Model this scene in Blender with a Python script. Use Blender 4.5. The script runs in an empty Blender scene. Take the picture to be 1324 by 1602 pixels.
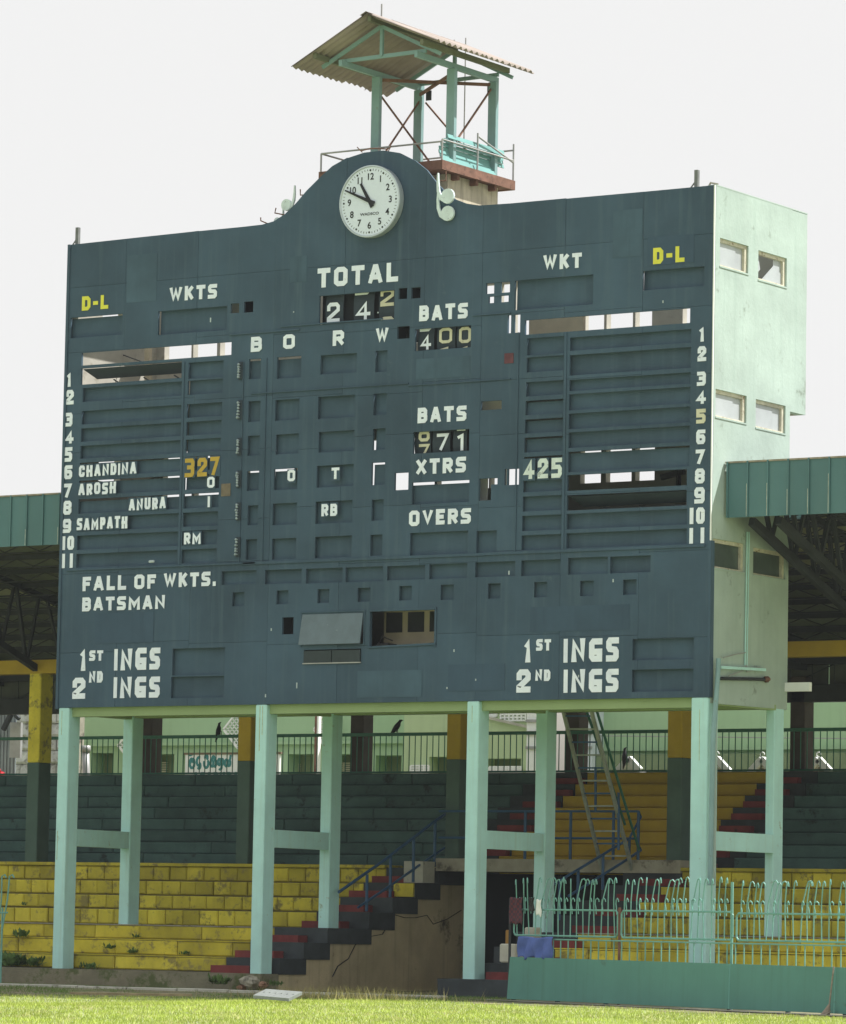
import bpy, math, random
import numpy as np
from mathutils import Vector, Matrix
random.seed(7); rng = np.random.default_rng(7)
S = bpy.context.scene
COL = S.collection
# ------------------------------------------------------------------ camera, sky, sun, exposure
CAM = (50.971, -64.4485, 0.8935)
R_ = (0.83523307, 0.54958175, 0.01859079)
U_ = (0.03831626, -0.09189067, 0.99503164)
F_ = (-0.54855955, 0.830371, 0.09780804)
FPX = 6624.41
cd = bpy.data.cameras.new('camera'); cam = bpy.data.objects.new('camera', cd); COL.objects.link(cam)
cam.matrix_world = Matrix(((R_[0], U_[0], -F_[0], CAM[0]), (R_[1], U_[1], -F_[1], CAM[1]), (R_[2], U_[2], -F_[2], CAM[2]), (0, 0, 0, 1)))
cd.sensor_fit = 'HORIZONTAL'; cd.sensor_width = 36; cd.lens = FPX/1324*36
cd.clip_start = 1; cd.clip_end = 3000
S.camera = cam
SUN = Vector((.41, .40, .82)).normalized()
el = math.asin(SUN.z); az = math.atan2(SUN.x, SUN.y)
W = bpy.data.worlds.new('World'); S.world = W; W.use_nodes = True
nt = W.node_tree; nt.nodes.clear()
sky = nt.nodes.new('ShaderNodeTexSky'); sky.sky_type = 'NISHITA'; sky.sun_disc = False
sky.sun_elevation = el; sky.sun_rotation = az; sky.dust_density = 6; sky.air_density = 1.2
hs = nt.nodes.new('ShaderNodeHueSaturation'); hs.inputs['Saturation'].default_value = .6; hs.inputs['Value'].default_value = 3.0
mn = nt.nodes.new('ShaderNodeVectorMath'); mn.operation = 'MINIMUM'; mn.inputs[1].default_value = (5.86, 5.86, 5.84)
bg = nt.nodes.new('ShaderNodeBackground'); bg.inputs['Strength'].default_value = .1
wo = nt.nodes.new('ShaderNodeOutputWorld')
nt.links.new(sky.outputs[0], hs.inputs['Color']); nt.links.new(hs.outputs[0], mn.inputs[0])
nt.links.new(mn.outputs[0], bg.inputs[0]); nt.links.new(bg.outputs[0], wo.inputs[0])
sl = bpy.data.lights.new('sun', 'SUN'); sl.energy = 5.0; sl.angle = math.radians(.5); sl.color = (1, .975, .93)
so = bpy.data.objects.new('sun', sl); COL.objects.link(so); so.rotation_euler = SUN.to_track_quat('Z', 'Y').to_euler()
S.view_settings.view_transform = 'Standard'; S.view_settings.look = 'None'
S.view_settings.exposure = .6; S.view_settings.gamma = 1; S.view_settings.use_curve_mapping = False
S.cycles.max_bounces = 8

# ------------------------------------------------------------------ helpers
def bp(u, v, ax, val):
    """photo pixel -> point on the plane where coordinate ax equals val"""
    d = [F_[i]*FPX + R_[i]*(u-662) - U_[i]*(v-801) for i in range(3)]
    t = (val-CAM[ax])/d[ax]
    return Vector([CAM[i]+t*d[i] for i in range(3)])
def fx(u, v, y=0.0):
    p = bp(u, v, 1, y); return p.x, p.z

def tag(o, label=None, cat=None, group=None, kind=None):
    if label: o['label'] = label
    if cat: o['category'] = cat
    if group: o['group'] = group
    if kind: o['kind'] = kind
    return o
def empty(name, loc, label=None, cat=None, group=None):
    o = bpy.data.objects.new(name, None); o.empty_display_size = .3; o.location = loc; COL.objects.link(o)
    return tag(o, label, cat, group)
def absloc(p):
    v = Vector((0, 0, 0))
    while p is not None:
        v += p.location; p = p.parent
    return v
def link(name, me, parent=None, loc=(0, 0, 0), label=None, kind=None):
    o = bpy.data.objects.new(name, me); COL.objects.link(o)
    o.location = Vector(loc)
    if parent is not None:
        o.parent = parent; o.location = Vector(loc)-absloc(parent)
    if label: o['label'] = label
    if kind: o['kind'] = kind
    return o

class MB:
    def __init__(s): s.v = []; s.f = []
    def add(s, vs, fs):
        n = len(s.v); s.v += [tuple(q) for q in vs]; s.f += [tuple(i+n for i in f) for f in fs]; return s
    def box(s, x0, y0, z0, x1, y1, z1):
        vs = [(x0,y0,z0),(x1,y0,z0),(x1,y1,z0),(x0,y1,z0),(x0,y0,z1),(x1,y0,z1),(x1,y1,z1),(x0,y1,z1)]
        return s.add(vs, [(0,3,2,1),(4,5,6,7),(0,1,5,4),(1,2,6,5),(2,3,7,6),(3,0,4,7)])
    def cbox(s, x0, y0, z0, x1, y1, z1, c=.02):
        """box with chamfered vertical and horizontal edges (octagonal in plan, bevelled ends)"""
        ring = lambda z, k: [(x0+c+k,y0+k,z),(x1-c-k,y0+k,z),(x1-k,y0+c+k,z),(x1-k,y1-c-k,z),(x1-c-k,y1-k,z),(x0+c+k,y1-k,z),(x0+k,y1-c-k,z),(x0+k,y0+c+k,z)]
        vs = ring(z0, c)+ring(z0+c, 0)+ring(z1-c, 0)+ring(z1, c)
        fs = [tuple(range(7, -1, -1)), tuple(range(24, 32))]
        for r in range(3):
            for i in range(8): fs.append((r*8+i, r*8+(i+1) % 8, r*8+8+(i+1) % 8, r*8+8+i))
        return s.add(vs, fs)
    def beam(s, p, q, w=.1, h=.1, up=(0, 0, 1)):
        p = Vector(p); q = Vector(q); d = (q-p).normalized(); up = Vector(up)
        if abs(d.dot(up)) > .98: up = Vector((1, 0, 0))
        a = d.cross(up).normalized()*w/2; b = a.cross(d).normalized()*h/2
        vs = [p-a-b, p+a-b, p+a+b, p-a+b, q-a-b, q+a-b, q+a+b, q-a+b]
        return s.add(vs, [(0,3,2,1),(4,5,6,7),(0,1,5,4),(1,2,6,5),(2,3,7,6),(3,0,4,7)])
    def tube(s, pts, r, n=6, rr=None):
        pts = [Vector(p) for p in pts]; base = len(s.v); prev = None
        for i, p in enumerate(pts):
            d = (pts[min(i+1, len(pts)-1)]-pts[max(i-1, 0)]).normalized()
            if prev is None:
                a = d.cross(Vector((0, 0, 1)) if abs(d.z) < .9 else Vector((1, 0, 0))).normalized()
            else: a = (prev-d*prev.dot(d)).normalized()
            prev = a; b = d.cross(a); ri = rr[i] if rr else r
            for k in range(n):
                t = 2*math.pi*k/n; s.v.append(tuple(p+a*math.cos(t)*ri+b*math.sin(t)*ri))
        for i in range(len(pts)-1):
            for k in range(n):
                s.f.append((base+i*n+k, base+i*n+(k+1) % n, base+(i+1)*n+(k+1) % n, base+(i+1)*n+k))
        s.f.append(tuple(base+k for k in range(n-1, -1, -1))); s.f.append(tuple(base+(len(pts)-1)*n+k for k in range(n)))
        return s
    def prism(s, poly, mapf, t0, t1):
        """poly: 2D outline; mapf(a,b,t)->xyz"""
        n = len(poly); vs = [mapf(a, b, t0) for a, b in poly]+[mapf(a, b, t1) for a, b in poly]
        fs = [tuple(range(n)), tuple(range(2*n-1, n-1, -1))]+[(i, i+n, (i+1) % n+n, (i+1) % n) for i in range(n)]
        return s.add(vs, fs)
    def mesh(s, mat, smooth=False):
        me = bpy.data.meshes.new('mesh'); me.from_pydata(s.v, [], s.f); me.update()
        me.materials.append(mat)
        if smooth: me.polygons.foreach_set('use_smooth', [True]*len(me.polygons))
        return me
    def build(s, name, mat, parent=None, label=None, kind=None, smooth=False, org=None):
        if org is None:
            if parent is None:
                a = np.array(s.v); org = ((a[:,0].min()+a[:,0].max())/2, (a[:,1].min()+a[:,1].max())/2, a[:,2].min())
            else:
                a = np.array(s.v); org = tuple(a.mean(0))
        s.v = [(x-org[0], y-org[1], z-org[2]) for x, y, z in s.v]
        return link(name, s.mesh(mat, smooth), parent, org, label, kind)

def holed(rect, holes, mapf, t0, t1):
    """slab over rect=(a0,b0,a1,b1) with rectangular holes; reveals are closed"""
    a0, b0, a1, b1 = rect
    hs_ = [(max(h[0], a0), max(h[1], b0), min(h[2], a1), min(h[3], b1)) for h in holes]
    hs_ = [h for h in hs_ if h[2]-h[0] > 1e-4 and h[3]-h[1] > 1e-4]
    A = sorted({round(q, 4) for q in [a0, a1]+[h[0] for h in hs_]+[h[2] for h in hs_]})
    B = sorted({round(q, 4) for q in [b0, b1]+[h[1] for h in hs_]+[h[3] for h in hs_]})
    def solid(i, j):
        if i < 0 or j < 0 or i >= len(A)-1 or j >= len(B)-1: return False
        ca = (A[i]+A[i+1])/2; cb = (B[j]+B[j+1])/2
        return not any(h[0] < ca < h[2] and h[1] < cb < h[3] for h in hs_)
    m = MB(); idx = {}
    def V(i, j, t):
        k = (i, j, t)
        if k not in idx: idx[k] = len(m.v); m.v.append(tuple(mapf(A[i], B[j], t)))
        return idx[k]
    for i in range(len(A)-1):
        for j in range(len(B)-1):
            if not solid(i, j): continue
            m.f.append((V(i,j,t0), V(i+1,j,t0), V(i+1,j+1,t0), V(i,j+1,t0)))
            m.f.append((V(i,j,t1), V(i,j+1,t1), V(i+1,j+1,t1), V(i+1,j,t1)))
            if not solid(i-1, j): m.f.append((V(i,j,t0), V(i,j+1,t0), V(i,j+1,t1), V(i,j,t1)))
            if not solid(i+1, j): m.f.append((V(i+1,j,t0), V(i+1,j,t1), V(i+1,j+1,t1), V(i+1,j+1,t0)))
            if not solid(i, j-1): m.f.append((V(i,j,t0), V(i,j,t1), V(i+1,j,t1), V(i+1,j,t0)))
            if not solid(i, j+1): m.f.append((V(i,j+1,t0), V(i+1,j+1,t0), V(i+1,j+1,t1), V(i,j+1,t1)))
    return m
XZ = lambda a, b, t: (a, t, b)      # slab facing the field
YZ = lambda a, b, t: (t, a, b)

# ------------------------------------------------------------------ materials
def mat(name, c, rough=.8, var=.25, sc=1.2, dirt=None, dirt_amt=.0, dirt_sc=1.5, streak=0., bump=0., bsc=30, objvar=0., metal=0., spec=.3, stc=None):
    M = bpy.data.materials.new(name); M.use_nodes = True; n = M.node_tree.nodes; L = M.node_tree.links
    P = n['Principled BSDF']; P.inputs['Roughness'].default_value = rough; P.inputs['Metallic'].default_value = metal
    P.inputs['Specular IOR Level'].default_value = spec
    g = n.new('ShaderNodeNewGeometry')
    def noise(scale, det=5, vec=None, ro=.6):
        t = n.new('ShaderNodeTexNoise'); t.inputs['Scale'].default_value = scale; t.inputs['Detail'].default_value = det
        t.inputs['Roughness'].default_value = ro
        L.new(vec if vec else g.outputs['Position'], t.inputs['Vector']); return t.outputs['Fac']
    def ramp(f, lo, hi, a=0., b=1.):
        r = n.new('ShaderNodeMapRange'); r.inputs[1].default_value = lo; r.inputs[2].default_value = hi
        r.inputs[3].default_value = a; r.inputs[4].default_value = b; L.new(f, r.inputs[0]); return r.outputs[0]
    def mix(fac, a, b, mode='MIX'):
        m = n.new('ShaderNodeMix'); m.data_type = 'RGBA'; m.blend_type = mode
        if isinstance(fac, float): m.inputs[0].default_value = fac
        else: L.new(fac, m.inputs[0])
        for q, k in ((a, 6), (b, 7)):
            if isinstance(q, tuple): m.inputs[k].default_value = (*q, 1)
            else: L.new(q, m.inputs[k])
        return m.outputs[2]
    col = mix(ramp(noise(sc), .3, .7), tuple(q*(1-var) for q in c), tuple(min(1, q*(1+var)) for q in c))
    if objvar:
        oi = n.new('ShaderNodeObjectInfo')
        col = mix(ramp(oi.outputs['Random'], 0, 1, 0., 1.), mix(1., col, (1-objvar,)*3, 'MULTIPLY'), mix(1., col, (1+objvar*.6,)*3, 'MULTIPLY'))
    if streak:
        mp = n.new('ShaderNodeMapping'); mp.inputs['Scale'].default_value = (7, 7, .35); L.new(g.outputs['Position'], mp.inputs[0])
        col = mix(ramp(noise(1., 4, mp.outputs[0]), .52, .75, 0, streak), col, stc or tuple(q*.45 for q in c))
    if dirt:
        col = mix(ramp(noise(dirt_sc, 8, ro=.72), .62-dirt_amt*.3, .7-dirt_amt*.25), col, dirt)
    L.new(col, P.inputs['Base Color'])
    if bump:
        b = n.new('ShaderNodeBump'); b.inputs['Strength'].default_value = bump; b.inputs['Distance'].default_value = .02
        L.new(noise(bsc, 5), b.inputs['Height']); L.new(b.outputs[0], P.inputs['Normal'])
    return M
slate = mat('slate_paint', (.050, .090, .132), .75, .26, .45, streak=.55, stc=(.085, .135, .17), objvar=.07, dirt=(.085, .13, .16), dirt_amt=-.05, dirt_sc=1.1, bump=.5, bsc=2.5)
slate2 = mat('slate_paint_panel', (.050, .090, .130), .75, .18, 1.2, streak=.4, stc=(.085, .135, .18), objvar=.10, bump=.1)
slate_dk = mat('slate_dark', (.03, .045, .06), .7, .2)
white = mat('white_paint', (.80, .86, .99), .6, .08, 3, dirt=(.45, .5, .48), dirt_amt=.0, dirt_sc=6)
offwhite = mat('cream_paint', (.62, .6, .45), .6, .12, 3, dirt=(.35, .33, .25), dirt_amt=.1, dirt_sc=5)
yel = mat('yellow_lettering', (.75, .72, .08), .6, .08, 3)
amber = mat('amber_lettering', (.5, .34, .05), .6, .12, 4)
mint = mat('mint_wall', (.385, .475, .435), .85, .14, .8, streak=.3, stc=(.27, .37, .33), dirt=(.24, .29, .25), dirt_amt=.06, dirt_sc=2.2, bump=.3, bsc=9)
mint2 = mat('mint_column_paint', (.46, .74, .72), .8, .09, 1.5, streak=.4, stc=(.38, .54, .44), dirt=(.3, .36, .27), dirt_amt=-.04, dirt_sc=3.5, bump=.2)
mintbeam = mat('beam_paint_with_bounce', (.30, .40, .20), .85, .08, 1, bump=.2)  # yellow-green includes light bounced off the grass, put into the paint
inner = mat('interior_plaster', (.45, .43, .38), .9, .15, 1.5, dirt=(.3, .28, .22), dirt_amt=.1, dirt_sc=1.2)
inner2 = mat('interior_brown', (.55, .48, .36), .9, .15, 2)
conc = mat('concrete', (.33, .31, .25), .9, .25, 2, dirt=(.12, .11, .09), dirt_amt=.25, dirt_sc=2.5, bump=.4)
conc_lt = mat('pale_concrete', (.45, .44, .38), .9, .2, 2, dirt=(.2, .19, .15), dirt_amt=.2, dirt_sc=3, bump=.4)
brownw = mat('brown_render', (.50, .42, .27), .9, .22, 1.1, dirt=(.09, .075, .05), dirt_amt=.08, dirt_sc=.8, streak=.4, stc=(.13, .11, .08), bump=.4)
yblock = mat('yellow_block_paint', (.58, .49, .055), .85, .26, 1.1, dirt=(.26, .22, .07), dirt_amt=.30, dirt_sc=3.4, objvar=.3, bump=.6, bsc=14, streak=.25, stc=(.3, .23, .06))
ycore = mat('block_joint_mortar', (.22, .19, .07), .95, .3, 4)
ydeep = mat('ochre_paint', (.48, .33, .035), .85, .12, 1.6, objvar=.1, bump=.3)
gblock = mat('dark_green_block_paint', (.065, .125, .12), .85, .22, 1.5, dirt=(.03, .045, .045), dirt_amt=.15, dirt_sc=2, objvar=.2, bump=.5)
gpaint = mat('green_column_paint', (.085, .14, .12), .85, .15, 1.5, bump=.3)
blk = mat('black_step_paint', (.045, .055, .062), .8, .25, 3, objvar=.15, bump=.3)
redp = mat('red_step_paint', (.2, .042, .042), .85, .25, 3, dirt=(.08, .04, .04), dirt_amt=.1, dirt_sc=4, objvar=.15, bump=.3)
fasc = mat('green_metal_sheet', (.075, .17, .18), .5, .12, .8, objvar=.1, streak=.2, stc=(.12, .2, .18), spec=.4)
fasc_e = mat('worn_sheet_edge', (.4, .44, .38), .7, .3, 9)
steel_dk = mat('dark_steel', (.035, .04, .045), .7, .25, 3)
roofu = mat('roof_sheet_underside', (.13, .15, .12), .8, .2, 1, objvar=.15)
roofl = mat('translucent_roof_sheet', (.30, .31, .2), .7, .2, 1, objvar=.15)  # opaque; light coming through is put in as a paler colour
asb = mat('asbestos_sheet', (.34, .29, .26), .85, .12, 2, dirt=(.22, .2, .15), dirt_amt=.05, dirt_sc=2.5, streak=0, bump=.2)
teal = mat('teal_paint', (.22, .35, .36), .55, .1, 2, dirt=(.2, .17, .12), dirt_amt=-.05, dirt_sc=5)
teal_rail = mat('teal_rail_paint', (.17, .38, .33), .5, .12, 5, dirt=(.14, .12, .08), dirt_amt=-.05, dirt_sc=9)
tealsheet = mat('teal_slat_paint', (.19, .40, .39), .5, .08, 2, dirt=(.3, .35, .3), dirt_amt=-.1, dirt_sc=5)
rust = mat('rusty_steel', (.2, .105, .075), .85, .3, 4, dirt=(.09, .05, .04), dirt_amt=.2, dirt_sc=6, bump=.3)
grey_m = mat('grey_galvanised', (.36, .36, .36), .5, .15, 3, metal=.2)
hoard = mat('green_hoarding_paint', (.10, .26, .22), .65, .08, 1, dirt=(.09, .16, .13), dirt_amt=.02, dirt_sc=1.2, objvar=.05, streak=.3, stc=(.07, .16, .12))
bluer = mat('blue_rail_paint', (.035, .10, .20), .5, .15, 4)
dgreen = mat('dark_green_rail_paint', (.04, .16, .11), .5, .15, 4)
bgreen = mat('pale_green_building', (.37, .54, .34), .9, .07, .5, streak=.25, stc=(.24, .38, .2))
bgreen2 = mat('lit_green_building', (.48, .60, .36), .9, .1, .6, streak=.3, stc=(.3, .38, .25))  # paler green, with the wing's lit look put into the colour
bolive = mat('olive_shaded_wall', (.2, .26, .15), .9, .15, .8)  # green wall darkened to olive; shade of the recesses is painted in
bwhite = mat('whitewashed_wall', (.6, .6, .56), .95, .25, 2.5, dirt=(.25, .24, .2), dirt_amt=.3, dirt_sc=3.5, bump=.8, bsc=6)
bwhite2 = mat('white_trim', (.85, .87, .85), .8, .06, 2)
glassp = mat('painted_sky_glass', (.40, .43, .45), .25, .12, 1.5, spec=.5)  # pane grey has the reflected sky put into its colour
glassd = mat('dark_pane_glass', (.075, .10, .09), .3, .3, 2, spec=.5)  # same panes in a darker tone, for the bottom row
framew = mat('weathered_window_frame', (.55, .52, .42), .85, .2, 6, dirt=(.25, .16, .09), dirt_amt=.2, dirt_sc=8)
dirtm = mat('bare_earth', (.24, .21, .13), .95, .2, .8, dirt=(.10, .17, .04), dirt_amt=.35, dirt_sc=1.6, bump=.6)
clockw = mat('clock_face_white', (.70, .77, .88), .45, .03, 2, spec=.4)
clockrim = mat('clock_rim', (.5, .56, .6), .35, .08, 3, metal=.4)
inkm = mat('black_ink', (.015, .017, .02), .6, .1)
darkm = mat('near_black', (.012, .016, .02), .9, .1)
inkteal = mat('teal_ink', (.06, .25, .25), .7, .1)
redc = mat('red_cloth', (.45, .03, .04), .9, .2, 5)
maroon = bpy.data.materials.new('maroon_check_cloth')
bluec = mat('blue_cloth', (.10, .15, .42), .9, .12, 6)
blackc = mat('black_plastic', (.02, .02, .022), .5, .2)
strawm = mat('broom_bristle', (.3, .25, .2), .9, .25, 20)
woodm = mat('old_wood', (.2, .16, .11), .9, .3, 8)
crowm = mat('crow_black', (.012, .012, .015), .55, .3, 12)
pale_drip = mat('pale_drip', (.45, .52, .55), .8, .2, 9)
rustst = mat('rust_streak', (.42, .46, .30), .9, .3, 12)
leafm = mat('weed_leaf', (.10, .17, .05), .8, .4, 8)
drym = mat('dry_grass_stem', (.38, .34, .14), .85, .25, 6)
M = maroon; M.use_nodes = True; n = M.node_tree.nodes; L = M.node_tree.links
ck = n.new('ShaderNodeTexChecker'); ck.inputs['Scale'].default_value = 22; ck.inputs['Color1'].default_value = (.12, .03, .04, 1); ck.inputs['Color2'].default_value = (.05, .03, .045, 1)
g = n.new('ShaderNodeNewGeometry'); L.new(g.outputs['Position'], ck.inputs['Vector']); L.new(ck.outputs['Color'], n['Principled BSDF'].inputs['Base Color']); n['Principled BSDF'].inputs['Roughness'].default_value = .95
# grass: three tones mixed by position
grassm = mat('grass_blades', (.40, .50, .08), .6, .32, .55, dirt=(.66, .60, .30), dirt_amt=.3, dirt_sc=2.5)
turfm = mat('turf', (.28, .32, .16), .95, .3, 1.5, dirt=(.38, .36, .18), dirt_amt=.2, dirt_sc=2.2, bump=.6)

# ------------------------------------------------------------------ stroke lettering
O_ = [(.22,0),(.78,0),(1,.13),(1,.87),(.78,1),(.22,1),(0,.87),(0,.13)]
GL = {
 'O': (1, [(1, O_)]), '0': (.92, [(1, O_)]),
 'A': (1.05, [(0, [(0,0),(.42,1),(.58,1),(1,0)]), (0, [(.16,.27),(.84,.27)])]),
 'B': (.95, [(0, [(.95,.53),(0,.53),(0,1),(.78,1),(.96,.88),(.96,.66),(.8,.53)]), (0, [(0,.5),(0,0),(.8,0),(1,.13),(1,.4),(.82,.52)])]),
 'C': (.95, [(0, [(1,.8),(1,.9),(.85,1),(.22,1),(0,.87),(0,.13),(.22,0),(.85,0),(1,.1),(1,.2)])]),
 'D': (.95, [(1, [(0,0),(.72,0),(1,.18),(1,.82),(.72,1),(0,1)])]),
 'E': (.85, [(0, [(1,1),(0,1),(0,0),(1,0)]), (0, [(0,.5),(.8,.5)])]),
 'F': (.85, [(0, [(1,1),(0,1),(0,0)]), (0, [(0,.5),(.8,.5)])]),
 'G': (1, [(0, [(1,1),(.2,1),(0,.87),(0,.13),(.2,0),(1,0),(1,.4),(.56,.4)])]),
 'H': (1, [(0, [(0,0),(0,1)]), (0, [(1,0),(1,1)]), (0, [(0,.5),(1,.5)])]),
 'I': (.28, [(0, [(.5,0),(.5,1)])]), '|': (.42, [(0, [(.5,0),(.5,1)])]),
 'K': (.95, [(0, [(0,0),(0,1)]), (0, [(.95,1),(.1,.42)]), (0, [(.38,.58),(1,0)])]),
 'L': (.85, [(0, [(0,1),(0,0),(1,0)])]),
 'M': (1.25, [(0, [(0,0),(0,1),(.5,.3),(1,1),(1,0)])]),
 'N': (1.05, [(0, [(0,0),(0,1),(1,0),(1,1)])]),
 'P': (.92, [(0, [(0,0),(0,1),(.8,1),(1,.86),(1,.56),(.8,.42),(0,.42)])]),
 'R': (.95, [(0, [(0,0),(0,1),(.8,1),(1,.86),(1,.58),(.8,.45),(0,.45)]), (0, [(.5,.45),(1,0)])]),
 'S': (.95, [(0, [(1,1),(.15,1),(0,.9),(0,.64),(.13,.53),(.87,.48),(1,.38),(1,.1),(.85,0),(0,0)])]),
 'T': (.95, [(0, [(0,1),(1,1)]), (0, [(.5,1),(.5,0)])]),
 'U': (1, [(0, [(0,1),(0,.13),(.2,0),(.8,0),(1,.13),(1,1)])]),
 'V': (1, [(0, [(0,1),(.5,0),(1,1)])]),
 'W': (1.35, [(0, [(0,1),(.25,0),(.5,.85),(.75,0),(1,1)])]),
 'X': (1, [(0, [(0,0),(1,1)]), (0, [(0,1),(1,0)])]),
 '-': (.55, [(0, [(0,.45),(1,.45)])]), '.': (.28, [(0, [(.5,0),(.5,.06)])]), ' ': (.5, []),
 '1': (.45, [(0, [(0,.84),(.62,1),(.62,0)])]),
 '2': (.92, [(0, [(0,.72),(0,.88),(.18,1),(.82,1),(1,.87),(1,.64),(0,.14),(0,0),(1,0)])]),
 '3': (.92, [(0, [(0,1),(.85,1),(1,.88),(1,.64),(.85,.53),(.35,.53)]), (0, [(.85,.53),(1,.42),(1,.12),(.85,0),(0,0)])]),
 '4': (1, [(0, [(.72,0),(.72,1),(0,.27),(1,.27)])]),
 '5': (.92, [(0, [(1,1),(0,1),(0,.56),(.82,.56),(1,.44),(1,.12),(.85,0),(0,0)])]),
 '6': (.92, [(0, [(1,1),(.15,1),(0,.87),(0,.13),(.15,0),(.85,0),(1,.13),(1,.42),(.85,.55),(0,.55)])]),
 '7': (.9, [(0, [(0,1),(1,1),(.3,0)])]),
 '8': (.92, [(1, [(.18,.53),(0,.66),(0,.87),(.18,1),(.82,1),(1,.87),(1,.66),(.82,.53)]), (0, [(.18,.53),(0,.4),(0,.13),(.18,0),(.82,0),(1,.13),(1,.4),(.82,.53)])]),
 '9': (.92, [(0, [(0,0),(.85,0),(1,.13),(1,.87),(.85,1),(.15,1),(0,.87),(0,.58),(.15,.45),(1,.45)])]),
}
def stroke(m, pts, w, closed, y0, y1, h):
    P = [np.array(p, float) for p in pts]; N = len(P); Lf = []; Rt = []
    for i in range(N):
        a = P[i-1] if (i > 0 or closed) else None; b = P[(i+1) % N] if (i < N-1 or closed) else None
        d1 = (P[i]-a)/np.linalg.norm(P[i]-a) if a is not None else None
        d2 = (b-P[i])/np.linalg.norm(b-P[i]) if b is not None else None
        if d1 is None: d1 = d2
        if d2 is None: d2 = d1
        n1 = np.array([-d1[1], d1[0]]); n2 = np.array([-d2[1], d2[0]]); nn = n1+n2
        l = np.linalg.norm(nn); nn = n1 if l < 1e-6 else nn/l
        k = min(1/max(nn@n1, .2), 1.9)
        Lf.append(P[i]+nn*k*w/2); Rt.append(P[i]-nn*k*w/2)
    for i in range(N if closed else N-1):
        j = (i+1) % N; o = y0-.0004*i; q = [Lf[i], Rt[i], Rt[j], Lf[j]]
        m.add([(a[0], o, a[1]) for a in q]+[(a[0], y1, a[1]) for a in q], [(0,1,2,3), (0,4,5,1), (1,5,6,2), (2,6,7,3), (3,7,4,0)])
    pass
def glyph(m, ch, x, z, w, h, t, yf, th):
    n0 = len(m.v); glyph_(m, ch, x, z, w, h, t, yf, th)
    for k in range(n0, len(m.v)):
        a, b, c = m.v[k]; m.v[k] = (min(max(a, x-.004), x+w+.004), b, min(max(c, z), z+h))
def glyph_(m, ch, x, z, w, h, t, yf, th):
    for k, (cl, pts) in enumerate(GL[ch][1]):
        vert_end = []
        for a, b in pts: vert_end.append((x+t/2+a*max(w-t, 0) if ch not in 'I|.' else x+w/2, z+t/2+b*(h-t)))
        if not cl:   # run stroke ends out to the full height or width
            for e, o in ((0, 1), (-1, -2)):
                d = np.array(vert_end[e])-np.array(vert_end[o]); d = d/np.linalg.norm(d)
                vert_end[e] = tuple(np.array(vert_end[e])+d*t*(.5 if max(abs(d[0]), abs(d[1])) > .9 else .35))
        stroke(m, vert_end, t, cl, yf-.0045*k, yf+th, h)
def layout(s, wd, gap):
    tot = sum(GL[c][0] for c in s)+gap*(len(s)-1); k = wd/tot; x = 0; out = []
    for c in s: out.append((c, x*k, GL[c][0]*k)); x += GL[c][0]+gap
    return out
def word(s, u0, v0, u1, hpx, matl, parent, yf=-.012, tk=.24, gap=.28, label=None, v1=None):
    """painted word with its foot at photo pixels (u0,v0)-(u1,..) on the board plane"""
    x0, z0 = fx(u0, v0, yf); x1, _ = fx(u1, v0, yf); _, zt = fx(u0, v0-hpx, yf); h = zt-z0
    if '|' in s and len(s) > 1:
        for c, dx, w in layout(s, x1-x0, gap):
            m = MB(); glyph(m, c, x0+dx, z0, w, h, h*tk, yf, .006); m.build('lettering', matl, parent, label='figure of the row numeral '+s.replace('|', '1'))
        return
    m = MB()
    for c, dx, w in layout(s, x1-x0, gap): glyph(m, c, x0+dx, z0+random.uniform(-.004, .004), w, h*random.uniform(.985, 1.015), h*tk, yf, .006)
    return m.build('lettering', matl, parent, label=label or 'painted word reading '+s)

# ------------------------------------------------------------------ ground
GZ = -.33
def edge_y(x): return -6.6+np.clip((x-4)*.45, 0, 2.6)-np.maximum(0, x-10.5)*.34+.45*np.sin(x*1.3)  # earth widened to the building's shadow edge, partly standing in for shaded grass
WD = 14.45; ZB = 5.0; ZT = 14.06
def gz(x, y):
    k = np.clip((12-x)/4, .12, 1); return GZ-.0135*np.clip(-y-1, 0, 9)*k
xs_ = [-400, -60, -20]+[-14+2*i for i in range(25)]+[60, 400]; ys_ = [-400, -60, -30]+[-20+i for i in range(22)]+[40, 400]
m = MB(); m.add([(x, y, float(gz(x, y))-.004) for y in ys_ for x in xs_], [(j*len(xs_)+i, j*len(xs_)+i+1, (j+1)*len(xs_)+i+1, (j+1)*len(xs_)+i) for j in range(len(ys_)-1) for i in range(len(xs_)-1)])
m.build('ground', turfm, kind='structure')
m = MB(); N = 90; NJ = 12; vs = []
for i in range(N+1):
    x = -20+45*i/N; y0 = edge_y(x)+random.uniform(-.2, .2)
    for j in range(NJ+1):
        y = y0+(1.5-y0)*j/NJ; vs.append((x, y, float(gz(x, y))+.003))
    vs.append((x, 14, GZ+.003))
q = NJ+2
m.add(vs, [(i*q+j, (i+1)*q+j, (i+1)*q+j+1, i*q+j+1) for i in range(N) for j in range(q-1)])
top = []; bot = []
for i in range(0):
    x = -20+45*i/N; top.append((x, edge_y(x)+random.uniform(-.2, .2), GZ)); bot.append((x, 14, GZ))
m.build('earth_path', dirtm, kind='structure')
# pale drain kerb along the foot of the stand
m = MB()
for i in range(14):
    x = -6+i*1.15
    m.cbox(x, -1.75+random.uniform(-.03, .03), GZ-.02, x+1.12, -1.45, GZ+.035+random.uniform(0, .012), .012)
m.build('drain_kerb', conc_lt, kind='structure')

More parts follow.
